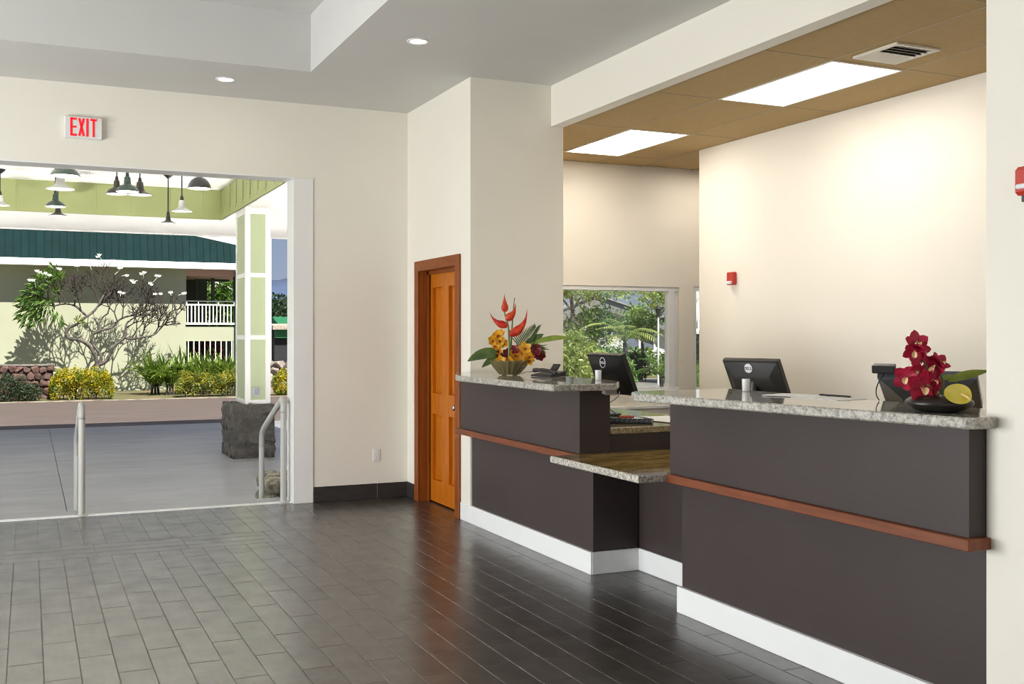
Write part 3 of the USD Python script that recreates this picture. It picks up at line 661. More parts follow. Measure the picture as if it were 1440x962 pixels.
struct('garden_bed', box(-40, 9.5, 40.7, 47.1, -1.2, -.88), soil, label='grass and soil strip in front of the pale green building')
struct('ground', box(-400, 600, 9.0, 3400, -1.9, -1.32), lawn_mat)
struct('side_ground', hull([(7.6, 10, -1.3), (11, 10, -1.3), (-9, 10, -1.3), (-60, 10, -1.3), (-60, 25, -1.3), (11, 25, -1.3), (-60, 10, ZP-.03), (11, 10, ZP-.03), (-60, 25, ZP-.03), (11, 25, ZP-.03)]), asphalt)

# ---- porch roof with its green tray
porch = struct_x('porch', label='white porch roof with a green panelled ceiling tray')
SX0, SX1, SY0, SY1 = -4.2, 3.235, 11.0, 19.96
part(porch, 'soffit', union([box(-5.4, SX0, 9.45, 23.15, 3.6, 3.72), box(SX1, 5.5, 9.45, 23.15, 3.6, 3.72), box(SX0, SX1, 9.45, SY0, 3.6, 3.72), box(SX0, SX1, SY1, 23.15, 3.6, 3.72)]), ext_white)
part(porch, 'roof_deck', box(-5.4, 5.5, 9.76, 23.15, 4.22, 4.50), ext_white)
part(porch, 'fascia', union([box(-5.4, 5.5, 23.10, 23.2, 3.58, 4.5), box(5.45, 5.55, 9.76, 23.2, 3.58, 4.5), box(-5.45, -5.35, 9.76, 23.2, 3.58, 4.5)]), ext_white)
part(porch, 'tray_ceiling', box(SX0, SX1, SY0, SY1, 4.15, 4.20), ext_white)
part(porch, 'tray_panel', box(SX0, SX1, SY1, SY1+.03, 3.725, 4.16), porch_green)
part(porch, 'tray_panel', box(SX1, SX1+.03, SY0, SY1+.03, 3.725, 4.16), porch_green)
part(porch, 'tray_panel', box(SX0-.03, SX0, SY0, SY1, 3.725, 4.16), porch_green)
part(porch, 'tray_panel', box(SX0, SX1, SY0-.03, SY0, 3.725, 4.16), porch_green)
part(porch, 'tray_edge', union([box(SX0, SX1-.012, SY1-.012, SY1+.02, 3.60, 3.73), box(SX1-.012, SX1+.02, SY0, SY1+.02, 3.60, 3.73)]), porch_green)
for k in range(16):
    x = 2.93 - .62*k; part(porch, 'batten', box(x-.022, x+.022, SY1-.018, SY1+.002, 3.66, 4.149, .004), porch_green)
for k in range(14):
    y = SY1-.35-.62*k; part(porch, 'batten', box(SX1-.018, SX1+.002, y-.022, y+.022, 3.66, 4.149, .004), porch_green)
for k, (x, y) in enumerate(((3.85, 16.0),)):
    pass
hk = thing('soffit_bracket', 'small pale metal bracket hanging at the right end of the porch soffit', 'bracket', (4.35, 19.3, 3.6))
part(hk, 'rod', tube([(4.35, 19.3, 3.6), (4.35, 19.3, 3.42), (4.36, 19.3, 3.30)], .012, 8), enamel_white, True)
part(hk, 'shield', lathe([(.0, .0), (.05, -.03), (.06, -.16), (.045, -.22), (0, -.22)], 16, (4.36, 19.3, 3.5)), enamel_white, 30)
def porch_column(name, lab, x0, x1, y0, y1, stone):
    c = thing(name, lab, 'column', ((x0+x1)/2, (y0+y1)/2, ZP))
    part(c, 'panel', box(x0+.015, x1-.015, y0+.015, y1-.015, .34, 3.60), column_green, label='pale green recessed panel')
    w = .085
    for a, b in ((x0, y0), (x1-w, y0), (x0, y1-w), (x1-w, y1-w)): part(c, 'corner_post', box(a, a+w, b, b+w, .34, 3.599, .004), ext_white)
    for z0, z1 in ((.335, .41), (1.405, 1.48), (2.44, 2.515), (3.49, 3.598)): part(c, 'crossrail', box(x0+.003, x1-.003, y0+.003, y1-.003, z0, z1, .003), ext_white)
    s = part(c, 'stone_plinth', box(x0-.21, x1+.05, y0-.08, y1+.08, ZP, .335), lava_mortar)
    rng = np.random.default_rng(3)
    for face in ('front', 'left'):
        L = (x1-x0+.23) if face == 'front' else (y1-y0+.14)
        rows = 4
        for r in range(rows):
            z = ZP+.11+r*.22; n = max(3, int(L/.21)); off = rng.uniform(0, .1)
            for k in range(n):
                a = (k+.5)/n*L + rng.uniform(-.03, .03)
                e = (L/n*1.25, .10, .25*rng.uniform(.92, 1.15))
                if face == 'front': part(c, 'stone', rock((x0-.19+a, y0-.06, z), e, rng), lava)
                else: part(c, 'stone', rock((x0-.19, y0-.06+a, z), (e[1], e[0], e[2]), rng), lava)
    return c
porch_column('porch_column', 'white framed pale green porch column on a dark lava stone plinth', 3.262, 3.675, 17.70, 18.60, True)
oo = thing('outdoor_outlet', 'grey weatherproof outlet box low on the pale green porch column', 'outlet', (3.43, 17.71, .55))
part(oo, 'cover', box(3.375, 3.49, 17.655, 17.716, .475, .62, .012), simple('outlet_grey', (.42, .43, .46), .4))
part(oo, 'flap', box(3.40, 3.465, 17.64, 17.66, .50, .60, .010), simple('outlet_flap', (.25, .26, .29), .4))

for x, y, power, lab in ((-2.4, 13.2, UPLIGHT, 'shielded porch uplight at the left of the slab, out of frame'), (3.5, 13.2, UPLIGHT*.36, 'shielded porch uplight on the slab, hidden behind the entrance wall')):
    pu = thing('porch_uplight', lab, 'light', (x, y, ZP))
    part(pu, 'housing', box(x-.34, x+.34, y-.16, y+.16, ZP, ZP+.10, .01), dark_plastic)
    part(pu, 'lens', box(x-.30, x+.30, y-.12, y+.12, ZP+.10, ZP+.106), M('uplight_glow' if x < 0 else 'uplight_glow_dim', {"e": ("emission", {"color": (1., .97, .90), "strength": power})}, [], "e.emission"))
    sg = 1 if x < 0 else -1
    part(pu, 'glare_shield', box(x-.36, x+.36, y-.19, y-.17, ZP, ZP+.352), dark_plastic)
    part(pu, 'glare_shield', box(x+sg*.35-.01, x+sg*.35+.01, y-.17, y+.17, ZP, ZP+.352), dark_plastic)
for x, y, lab in ((-2.3, 21.2, 'small ground uplight at the far left of the porch slab, out of frame'), (3.82, 20.0, 'small ground uplight hidden behind the porch column')):
    pu = thing('ground_uplight', lab, 'light', (x, y, ZP))
    part(pu, 'rim', lathe([(.20, .0), (.24, .0), (.24, .05), (.20, .05), (.20, .0)], 28, (x, y, ZP)), dark_plastic)
    part(pu, 'lens', lathe([(0, .035), (.20, .035), (.20, .02), (0, .02)], 28, (x, y, ZP)), M('ground_uplight_glow', {"e": ("emission", {"color": (1., .97, .92), "strength": GROUND_UP})}, [], "e.emission"))
# ---- handrails and the stone pier beside the steps
def handrail(x, lab):
    h = thing('handrail', lab, 'handrail', (x, 9.45, 0), 'entrance handrails')
    r = .027
    path = smoothpath([(x, 9.40, .80), (x, 9.40, .87), (x, 9.425, .905), (x, 9.48, .905), (x, 9.60, .86)], 14)
    part(h, 'top_rail', tube(np.vstack([path, [(x, 10.26, .59), (x, 10.33, .55), (x, 10.36, .49), (x, 10.365, .40)]]), r, 12), rail_paint, True)
    part(h, 'post', tube([(x, 9.40, .005), (x, 9.40, .82)], r, 12), rail_paint, True)
    part(h, 'post', tube([(x, 10.365, -.37), (x, 10.365, .42)], r, 12), rail_paint, True)
    for y, z in ((9.40, .004), (10.365, -.368)): part(h, 'flange', lathe([(0, 0), (.05, 0), (.05, .006), (.03, .012), (0, .012)], 20, (x, y, z)), rail_paint)
handrail(.402, 'cream painted handrail on the left side of the entrance steps')
handrail(2.065, 'cream painted handrail on the right, beside the stone pier')
pr = thing('stone_pier', 'low rough stone pier beside the right handrail', 'pier', (2.2, 10.8, ZP))
rng = np.random.default_rng(11)
part(pr, 'core', box(2.22, 2.95, 10.47, 11.17, ZP, .015), mortar)
for r in range(4):
    for k in range(4):
        part(pr, 'stone', rock((2.28+k*.19+rng.uniform(-.02, .02), 10.50, ZP+.08+r*.148), (.22, .16, .185), rng, 26), pier_stone)
    for k in range(4):
        part(pr, 'stone', rock((2.23, 10.54+k*.18+rng.uniform(-.02, .02), ZP+.08+r*.148), (.16, .21, .175), rng, 26), pier_stone)
for i in range(4):
    for k in range(4): part(pr, 'stone', rock((2.30+i*.19, 10.52+k*.19, .01), (.22, .22, .12), rng, 26), pier_stone)

# ---- pendant lamps in the porch tray
def pendant(kind, col, x, y, zb, dia, lab):
    n = thing('pendant_lamp', lab, 'pendant lamp', (x, y, zb), None)
    R = dia/2
    if kind == 'barn': prof = [(.16*R, 1.30*R), (.26*R, 1.27*R), (.30*R, .75*R), (.36*R, .62*R), (.80*R, .36*R), (.97*R, .10*R), (R, 0)]
    elif kind == 'flare': prof = [(.14*R, 1.05*R), (.24*R, 1.02*R), (.34*R, .42*R), (.48*R, .24*R), (.8*R, .10*R), (R, 0)]
    else: prof = [(.22*R, 1.22*R), (.24*R, .98*R), (.45*R, .90*R), (.72*R, .68*R), (.92*R, .34*R), (R, .04*R), (R, 0)]
    at = (x, y, zb)
    hgt = prof[0][1]
    part(n, 'shade', lathe([(0, hgt)] + prof + [(r-.006, z) for r, z in prof[::-1][:-1]], 28, at), col, 35)
    part(n, 'shade_lining', lathe([(max(r-.009, .002), z-.004) for r, z in prof][1:], 28, at), shade_inside, 35)
    part(n, 'cord', tube([(x, y, zb+hgt), (x, y, 4.15)], .009, 6), enamel_black)
    part(n, 'socket_cap', lathe([(0, .07), (.018, .065), (.028, 0), (0, 0)], 14, (x, y, zb+hgt-.002)), enamel_black, 30)
    part(n, 'ceiling_canopy', lathe([(0, -.075), (.02, -.07), (.075, -.02), (.08, 0), (0, 0)], 20, (x, y, 4.15)), enamel_black, 30)
    part(n, 'bulb', trimesh.creation.icosphere(2, .024 if kind == 'flare' else .034).apply_translation((x, y, zb+(.50*R+.01 if kind == 'flare' else .30*R+.03))), bulb_glow, True)
for a in (('barn', enamel_green, .43, 14.65, 3.52, .36, 'green barn pendant lamp, largest of the left cluster, nearest the lintel'),
          ('flare', enamel_white, .39, 15.22, 3.42, .36, 'white pendant lamp just under the big green one'),
          ('barn', enamel_green, .39, 17.97, 3.49, .30, 'small dark green barn pendant under the white lamp in the left cluster'),
          ('flare', enamel_brown, .45, 19.04, 3.46, .29, 'brown flared pendant, lowest of the left cluster'),
          ('barn', enamel_brown, 1.22, 17.04, 3.62, .31, 'brown barn pendant, left of the middle trio'),
          ('barn', enamel_green, 1.28, 15.91, 3.52, .32, 'green barn pendant in the centre of the middle trio'),
          ('flare', enamel_brown, 1.49, 16.36, 3.54, .36, 'brown pendant with a pale flared brim, right of the middle trio'),
          ('flare', enamel_brown, 2.11, 18.3, 3.34, .24, 'small brown pendant on the longest cord'),
          ('flare', enamel_white, 2.05, 16.11, 3.30, .31, 'white flared pendant beside the black dome lamp'),
          ('dome', enamel_black, 1.99, 13.94, 3.36, .29, 'black dome pendant lamp nearest the porch column'),
          ('flare', enamel_white, -.41, 18.88, 3.57, .31, 'white pendant lamp cut by the left edge of the entrance view')): pendant(*a)

# ---- the pale green building across the drive
bd = thing('pale_green_building', 'pale green two-storey building with a teal roof and a balcony', 'building', (0, 47, -.9))
part(bd, 'wall', union([box(-14, 6.16, 47, 47.4, -1.2, 4.6), box(6.16, 8.15, 47, 47.3, 1.19, 1.83), box(8.13, 8.45, 47.02, 47.4, -1.2, 1.83)]), pale_green)
part(bd, 'balcony_floor', box(6.16, 8.4, 47.05, 50.5, 1.62, 1.80), pale_green)
part(bd, 'back_wall', box(4.0, 7.55, 50.5, 50.8, -1.2, 4.6), dark_green_wall)
part(bd, 'back_wall', box(7.55, 9.6, 50.5, 50.8, -1.2, 1.7), dark_green_wall)
part(bd, 'side_wall', box(6.0, 6.16, 47.4, 50.5, -1.2, 4.6), dark_green_wall)
part(bd, 'balcony_ceiling', box(6.16, 9.0, 47.02, 50.5, 4.0, 4.3), pink_soffit)
part(bd, 'ceiling_beam', box(6.95, 8.4, 49.6, 49.9, 3.90, 4.0), dark_green_wall)
for x, y in ((6.95, 49.6), (7.52, 48.6), (8.22, 47.1)): part(bd, 'post', box(x-.07, x+.07, y-.07, y+.07, 1.8, 4.0, .01), dark_green_wall)
part(bd, 'downspout', tube([(8.28, 46.9, -1.0), (8.28, 46.9, 4.2)], .09, 10), simple('downspout_teal', (.03, .12, .13), .4))
rl = part(bd, 'balcony_rail', union([box(6.14, 8.2, 46.93, 47.0, 2.885, 2.935), box(6.14, 8.2, 46.93, 47.0, 2.72, 2.79), box(6.14, 8.2, 46.93, 47.0, 1.90, 1.99)]), ext_white)
for x in (6.17, 6.66, 7.5, 8.17): part(rl, 'rail_post', box(x-.025, x+.025, 46.935, 46.995, 2.76, 2.90), ext_white)
for k in range(13):
    x = 6.22+k*.151; part(rl, 'baluster', box(x-.026, x+.026, 46.94, 46.99, 1.97, 2.74), ext_white)
for k in range(9):
    x = 6.24+k*.228; part(bd, 'window_bar', box(x-.024, x+.024, 46.95, 47.0, -.9, 1.19), ext_white)
part(bd, 'eave_soffit', box(-14, 9.2, 46.03, 47.0, 4.27, 4.33), ext_white)
part(bd, 'fascia', box(-14, 9.2, 45.97, 46.04, 4.24, 4.52, .004), ext_white)
def ztop(x): return min(5.69-.19*(x-6.2), 6.7)
def roofpt(x, z): return (x, 46.02+(z-4.5)*.28, z)
rp = part(bd, 'roof_slope', hull([roofpt(-14, 4.5), roofpt(9.2, 4.5), roofpt(-14, 6.7), roofpt(.9, 6.7), roofpt(9.2, ztop(9.2)), (-14, 52, 4.5), (9.2, 52, 4.5), (-14, 52, 6.7), (.9, 52, 6.7), (9.2, 52, ztop(9.2))]), roof_teal)
for k in range(54):
    x = -6.0+k*.28; zt = ztop(x+.14)-.02
    c0, c1 = np.array(roofpt(x, 4.5)), np.array(roofpt(x, zt)); dd = (c1-c0)/np.linalg.norm(c1-c0); nn = np.cross((1, 0, 0), dd)
    part(bd, 'roof_panel', obox((c0+c1)/2-nn*.0, (1, 0, 0), dd, nn, (.258, np.linalg.norm(c1-c0), .05), .010), roof_teal)
part(bd, 'rake_cap', hull([roofpt(1.0, ztop(1.0)+dz) for dz in (0, .05)]+[roofpt(9.2, ztop(9.2)+dz) for dz in (0, .05)]+[(1.0, 46.55, ztop(1.0)+.05), (9.2, 46.2, ztop(9.2)+.05)]), ext_white)
gw = thing('rear_wing', 'white rear wing rising behind the end of the teal roof', 'building', (10, 60, -.9))
part(gw, 'wall', box(4.5, 12.3, 59, 66, -1.2, 7.6), ext_white)
part(gw, 'roof', hull([(4.2, 58.6, 7.6), (12.5, 58.6, 7.6), (4.2, 66.4, 7.6), (12.5, 66.4, 7.6), (6, 62, 9), (11, 62, 9)]), roof_teal)
part(gw, 'window', box(9.5, 11.0, 58.97, 59.05, 1.5, 3.0), shadow_black)

# ---- planting in front of it
def plant(name, lab, category, loc, parts_, group=None):
    t = thing(name, lab, category, loc, group)
    for nm, m, mat, kd in parts_: part(t, nm, m, mat, kind=kd)
    return t
def hedge_pts(x0, x1, y0, y1, z0, z1, n, rng, seed):
    p = np.c_[rng.uniform(x0, x1, n), rng.uniform(y0, y1, n), rng.uniform(0, 1, n)**.6]
    top = z0 + (z1-z0)*(.45+1.0*meshkit.fbm(np.c_[p[:, 0]*2.6, p[:, 1]*2.2, np.full(n, seed)], 3, seed))
    top = z0 + (top-z0)*np.clip(.55+.45*np.minimum(p[:, 0]-x0, x1-p[:, 0])/.28, 0, 1)
    p[:, 2] = np.minimum(p[:, 2], 1)
    p[:, 1] += .35*(meshkit.fbm(np.c_[p[:, 0]*3.1, p[:, 2]*3., np.full(n, seed+2)], 2, seed)-.5)*2
    p[:, 2] = z0 + (top-z0)*p[:, 2]; return p
def stems(x0, x1, y, z0, z1, n, rng): return cat([tube([(x, y+rng.uniform(-.3, .3), z0), (x+rng.uniform(-.15, .15), y, z1)], .014, 5) for x in rng.uniform(x0, x1, n)])
rng = np.random.default_rng(21)
plant('golden_hedge', 'low golden yellow hedge at the foot of the bare tree', 'hedge', (1.76, 41.5, -.88), [
    ('foliage', leaves(hedge_pts(.70, 2.85, 41.1, 42.0, -.86, .10, 5200, rng, 3), .095, rng, .6), leaf_yellow, 'stuff'), ('stem', stems(.8, 2.7, 41.5, -.9, -.2, 16, rng), twig, None)])
plant('golden_hedge', 'clipped yellow-green hedge in front of the strap-leaved clumps', 'hedge', (6.4, 41.5, -.88), [
    ('foliage', leaves(hedge_pts(5.05, 7.7, 41.1, 42.0, -.80, .02, 5000, rng, 5), .085, rng, .6), leaf_olive, 'stuff'), ('stem', stems(5.2, 7.6, 41.5, -.9, -.3, 22, rng), twig, None)])
plant('golden_hedge', 'yellow shrub just right of the porch column', 'hedge', (8.6, 40.0, -.88), [
    ('foliage', leaves(cloud((8.95, 40.9, -.42), (.42, .4, .52), 1500, rng, .6, .3, 9), .10, rng, .6), leaf_yellow, 'stuff'), ('stem', stems(8.7, 9.2, 40.9, -.9, -.5, 6, rng), twig, None)])
plant('dark_shrub', 'dark green shrub in front of the red stone wall', 'shrub', (-.5, 41.3, -.88), [
    ('foliage', leaves(np.vstack([cloud((-.75, 41.4, -.45), (.85, .5, .55), 2600, rng, .3, .35, 4, -.88), cloud((.05, 41.35, -.60), (.42, .4, .34), 900, rng, .3, .35, 6, -.88)]), .10, rng, .4), leaf_dark, 'stuff'), ('stem', stems(-1.2, .2, 41.4, -.9, -.3, 14, rng), twig, None)])
rw = thing('garden_wall', 'low wall of red-brown rocks behind the dark shrub', 'wall', (-.5, 42.6, -.9))
part(rw, 'core', box(-2.4, .84, 42.42, 42.85, -.95, .30), mortar)
part(rw, 'coping', box(-2.42, .88, 42.38, 42.9, .30, .39, .03), varied('coping_lichen', (.08, .07, .06), (.24, .21, .18), 5, .9))
for r in range(5):
    n = 13; zc_ = -.83+r*.255
    for k in range(n):
        x = -2.28 + (k+.5*(r % 2))*.252+rng.uniform(-.035, .035)
        if x < .82: part(rw, 'rock', rock((x, 42.42, zc_+rng.uniform(-.03, .03)), (.30*rng.uniform(.85, 1.1), .22, .28*rng.uniform(.85, 1.1)), rng, 22), red_rock)
for k, (x, y) in enumerate(((4.55, 43.7), (5.05, 43.2), (5.75, 43.8), (6.35, 43.3), (7.0, 43.8), (7.55, 43.3))):
    n = 84; bl = []
    for j in range(n):
        az, el = rng.uniform(0, 2*np.pi), math.radians(rng.uniform(22, 74)); L = rng.uniform(1.15, 1.9)
        dv = np.array([math.cos(az)*math.cos(el), math.sin(az)*math.cos(el)*.8, math.sin(el)])
        p0 = np.array([x+rng.uniform(-.18, .18), y+rng.uniform(-.15, .15), -.62+rng.uniform(0, .25)])
        p1 = p0 + dv*L - np.array([0, 0, .32*math.cos(el)*L])
        bl.append(blade(p0, p1, .105, (0, 0, .16*L*math.cos(el)), (0, 0, 1) if el < 1.2 else (1, 0, .2), 7, .35))
    plant('strap_leaf_clump', ('strap-leaved clump nearest the bare tree, arching over the grass', 'second strap-leaved clump from the bare tree, low in front', 'third strap-leaved clump from the bare tree, under the balcony edge',
        'fourth strap-leaved clump from the bare tree, behind the clipped hedge', 'tall strap-leaved clump before the white window bars', 'strap-leaved clump half behind the porch column')[k], 'plant', (x, y, -.88),
        [('foliage', cat(bl), leaf_strap, 'stuff'), ('stem', cat([tube([(x+dx, y, -.9), (x+dx*.6, y, -.45)], .045, 7) for dx in (-.14, 0, .13)]), twig, None)])
plant('red_leaf_shrub', 'red-leaved shrub seen through the white window bars', 'shrub', (7.4, 49.0, -.9), [
    ('foliage', leaves(cloud((7.45, 49.0, .35), (.75, .5, 1.0), 1100, rng, .3, .3, 4), .22, rng, .4), leafmat('leaf_red', (.16, .02, .03), (.32, .05, .07), 4), 'stuff'), ('stem', stems(7.2, 7.7, 49.0, -.9, .2, 4, rng), twig, None)])
plant('balcony_palm', 'palm seen through the open balcony', 'tree', (9.2, 62, -.9), [
    ('foliage', leaves(cloud((9.0, 56, 3.0), (1.4, 1.2, 1.4), 1700, rng, .1, .35, 8), .55, rng, .25), leaf_green, 'stuff'), ('trunk', tube([(9.0, 56, -1.3), (9.0, 56, 3.0)], .14, 8), bark, None)])

# ---- the bare-branched frangipani
rng = np.random.default_rng(5)
TY = 45.25
tr = thing('frangipani_tree', 'bare-branched frangipani tree with a leafy left side before the green wall', 'tree', (2.5, TY, -.88))
def V(x, z, dy=0.): return np.array([x, TY+dy, z])
def limb(pts, r0, r1, n=24):
    q = smoothpath(pts, n); q = q + np.c_[np.zeros(n), np.zeros(n), np.zeros(n)]
    return q, np.linspace(r0, r1, n)
tips = []
LM = [([V(2.49, -1.0), V(2.48, -.3), V(2.51, .28)], .105, .095),
      ([V(2.50, .2), V(2.36, .79, -.05), V(2.06, 1.15, -.12), V(1.77, 1.29, -.15), V(1.40, 1.36, -.2), V(1.35, 1.62, -.22), V(1.51, 1.78, -.22), V(1.77, 1.89, -.2), V(1.93, 2.06, -.2), V(2.13, 2.21, -.18), V(2.39, 2.42, -.15), V(2.59, 2.74, -.1), V(2.75, 3.05, 0)], .085, .036),
      ([V(2.13, 2.21, -.18), V(1.9, 2.42, -.1), V(1.67, 2.62, 0), V(1.35, 2.69, .1), V(.95, 2.60, .15)], .048, .03),
      ([V(2.51, .25), V(2.66, .58, .1), V(2.46, .93, .18), V(2.29, 1.29, .2), V(2.39, 1.5, .2), V(2.66, 1.64, .15), V(3.06, 1.78, .1), V(3.26, 2.0, .1), V(3.46, 2.14, .1), V(3.85, 2.25, .05)], .065, .034),
      ([V(2.55, .25), V(2.99, .72, -.1), V(3.19, 1.07, -.15), V(3.53, 1.39, -.2), V(3.56, 1.71, -.2), V(3.75, 2.05, -.2)], .072, .034),
      ([V(3.50, 1.37, -.2), V(3.8, 1.30, -.25), V(4.14, 1.36, -.25), V(4.62, 1.46, -.2), V(4.96, 1.79, -.1), V(5.45, 2.0, 0)], .048, .024),
      ([V(3.06, 1.78, .1), V(3.0, 1.5, -.05), V(2.95, 1.15, -.1)], .035, .03),
      ([V(2.66, 1.64, .15), V(2.62, 2.0, .3), V(2.9, 2.3, .35)], .04, .03)]
for i, (p, a, b) in enumerate(LM):
    q, r = limb(p, a, b); r = r*(1+.12*np.sin(np.arange(len(r))*2.1+i))
    part(tr, 'trunk' if i == 0 else 'limb', tube(q, r, 10), bark, True)
tw = []
def inside(p): 
    x, z = p[0], p[2]
    zmax = 4.6 - .19*abs(x-2.1)**1.45 if x > 2.1 else 4.6-.42*(2.1-x)**1.6
    return z < zmax and -.35 < x < 5.9
def grow(p, d, L, r, lev):
    d = d/np.linalg.norm(d); e = p + d*L
    e[1] = np.clip(e[1], TY-1.0, TY+.95)
    mid = p + d*L*.5 + rng.normal(size=3)*.03*L
    if not inside(e): 
        d = d*np.array([1, 1, .1]); e = p+d*L*.5
        if not inside(e): return
    tw.append(tube([p, mid, e], [r, r*.86, r*.78], 5, True))
    if lev == 0:
        tips.append(e); return
    k = 2 if rng.uniform() < .62 else 3
    az0 = rng.uniform(0, 2*np.pi)
    for j in range(k):
        a = az0 + j*2*np.pi/k; s = np.cross(d, [0, 1, .01]); s /= np.linalg.norm(s); u = np.cross(s, d)
        sp = rng.uniform(.5, .85)
        nd = d*math.cos(sp) + (s*math.cos(a)+u*math.sin(a)*.7)*math.sin(sp) + np.array([0, 0, .22])
        grow(e.copy(), nd, L*rng.uniform(.66, .9), r*.8, lev-1)
starts = [((2.75, 3.05), (.15, 1), 4, .42), ((2.59, 2.74), (-.4, 1), 4, .42), ((2.39, 2.42), (.7, .7), 3, .45), ((1.9, 2.42), (-.2, 1), 4, .42), ((1.67, 2.62), (.1, 1), 4, .45), ((1.35, 2.69), (-.4, 1), 4, .42), ((.95, 2.6), (-.8, .8), 4, .36), ((.95, 2.6), (-.9, .1), 3, .36), ((1.15, 2.65), (-.1, 1), 3, .42),
          ((3.85, 2.25), (.6, .8), 5, .45), ((3.85, 2.25), (.95, .45), 4, .48), ((3.46, 2.14), (.1, 1), 5, .45), ((3.26, 2.0), (-.3, 1), 3, .42), ((3.75, 2.05), (.9, .5), 4, .42), ((3.56, 1.71), (.8, .6), 4, .40), ((4.62, 1.46), (.5, .8), 5, .40), ((4.96, 1.79), (.4, .9), 4, .42), ((5.45, 2.0), (.3, .9), 3, .30), ((4.14, 1.36), (.4, 1), 5, .42), ((3.8, 1.30), (.5, 1), 5, .42), ((5.1, 1.85), (.9, .2), 2, .28), ((2.9, 2.3), (.3, 1), 5, .42), ((1.51, 1.78), (-.9, .5), 1, .14), ((2.95, 1.15), (-.1, -.8), 1, .1), ((2.75, 2.9), (.8, .8), 3, .42)]
for (x, z), (dx, dz), lev, L in starts:
    grow(V(x, z, rng.uniform(-.15, .15)), np.array([dx, rng.uniform(-.45, .45), dz]), L, .031, lev)
part(tr, 'branches', cat(tw), twig, True, kind='stuff')
lc_pts = np.vstack([cloud((.12, TY, 2.55), (.50, .55, .75), 170, rng, .15, .3, 2), cloud((.55, TY, 3.35), (.50, .55, .55), 190, rng, .15, .3, 3), cloud((.35, TY, 2.75), (.65, .6, .7), 150, rng, .1, .3, 5), cloud((.9, TY, 3.75), (.35, .4, .32), 60, rng, .1, .3, 6), cloud((1.0, TY, 2.2), (.25, .3, .25), 20, rng, .1, .3, 7)])
od = lc_pts - np.array([.75, TY, 3.0]); od /= np.linalg.norm(od, axis=1, keepdims=True)+1e-6
part(tr, 'foliage', leaves(lc_pts, .33, rng, .30, .3, od*.9+np.array([-.25, 0, -.35])), leaf_green, kind='stuff')
part(tr, 'foliage', leaves(np.vstack([cloud((1.72, TY-.3, 2.05), (.16, .15, .14), 14, rng, .2, .2, 3), cloud((1.93, TY-.3, 1.98), (.15, .15, .12), 12, rng, .2, .2, 4)]), .22, rng, .34), leaf_lime, kind='stuff')
for x, z in ((2.42, 4.72), (1.72, 4.40), (2.19, 4.42), (3.04, 4.44), (1.06, 4.08), (.42, 3.89), (.22, 3.71), (.61, 3.81), (3.46, 4.15), (3.61, 3.88), (4.24, 4.02), (4.82, 3.93), (4.5, 3.48), (4.65, 3.09), (6.01, 3.19), (3.39, 3.14), (5.24, 3.17), (3.9, 3.64)):
    c = V(x, z, rng.uniform(-.4, .1)); near = min(tips, key=lambda t: np.linalg.norm(t-c))
    bl = []
    c = near + np.clip(c-near, -.25, .25)
    for f_ in range(2):
        cc = c + rng.normal(size=3)*[.09, .05, .03]
        bl += [blade(cc, cc+np.array([math.cos(a)*.10, -.05, math.sin(a)*.06+.02]), .06, (0, 0, 0), (0, -1, .4), 4, .1) for a in np.arange(5)*1.2566+rng.uniform()]
    bl.append(tube([near, c], .012, 5))
    part(tr, 'blossom', cat(bl), petal_white)

# ---- far right of the entrance: rocks, kiosk, trees, mountain
rk = thing('rock_bank', 'bank of grey-brown boulders right of the porch column', 'rocks', (8.9, 42, -.9))
part(rk, 'soil_core', hull([(8.6, 42.4, -1.3), (13, 42.4, -1.3), (8.6, 44, -1.3), (13, 44, -1.3), (8.8, 42.7, .2), (12.8, 42.7, .2), (8.8, 44, .3), (12.8, 44, .3)]), mortar)
for r in range(5):
    for k in range(9): part(rk, 'boulder', rock((8.72+k*.5+(r % 2)*.22, 42.25+r*.12, -.82+r*.27), (.56*rng.uniform(.8, 1.15), .5, .36*rng.uniform(.8, 1.2)), rng, 18), grey_rock)
kb_ = thing('green_kiosk', 'low building with a grey roof and a green band beyond the boulders', 'building', (14, 61, -1.3))
part(kb_, 'roof', hull([(12.6, 60, 1.75), (20, 60, 1.75), (12.6, 66, 1.75), (20, 66, 1.75), (12.8, 62, 2.1), (19.7, 62, 2.1), (12.6, 60, 1.98), (20, 60, 1.98)]), grey_rock)
part(kb_, 'green_band', box(12.8, 19.7, 60.3, 60.5, 1.28, 1.76), green_paint)
part(kb_, 'opening', box(12.8, 19.7, 60.6, 65, -1.3, 1.3), shadow_black)
part(kb_, 'counter', box(12.8, 19.7, 60.2, 60.5, -1.3, -.2), varied('kiosk_base', (.25, .23, .22), (.33, .31, .30), 2, .8))
k2 = thing('green_shed', 'dark green shed roof among the far trees', 'building', (20.5, 84, -1.3))
part(k2, 'walls', box(18.3, 24, 84, 88, -1.3, 2.2), shadow_black)
part(k2, 'roof', hull([(18.0, 83.6, 2.2), (24.3, 83.6, 2.2), (18.0, 88.4, 2.2), (24.3, 88.4, 2.2), (18.0, 86, 2.9), (24.3, 86, 2.9)]), green_paint)
for k, (x, y, h, lab) in enumerate(((19.5, 92, 5.2, 'far tree left of the green shed roof'), (22.5, 101, 5.8, 'far tree directly behind the green shed roof'), (27.5, 95, 5.0, 'far tree right of the green shed roof'), (14.6, 90, 4.2, 'far tree nearest the porch column'))):
    plant('far_tree', lab, 'tree', (x, y, -1.3), [('foliage', leaves(cloud((x, y, h*.48), (2.4, 2, h*.42), 1500, rng, .3, .35, k), .5, rng, .5), leaf_dark, 'stuff'), ('trunk', tube([(x, y, -1.4), (x, y, h*.5)], .2, 8), bark, None)])
mx = np.linspace(-400, 2600, 90); mv, mf = [], []
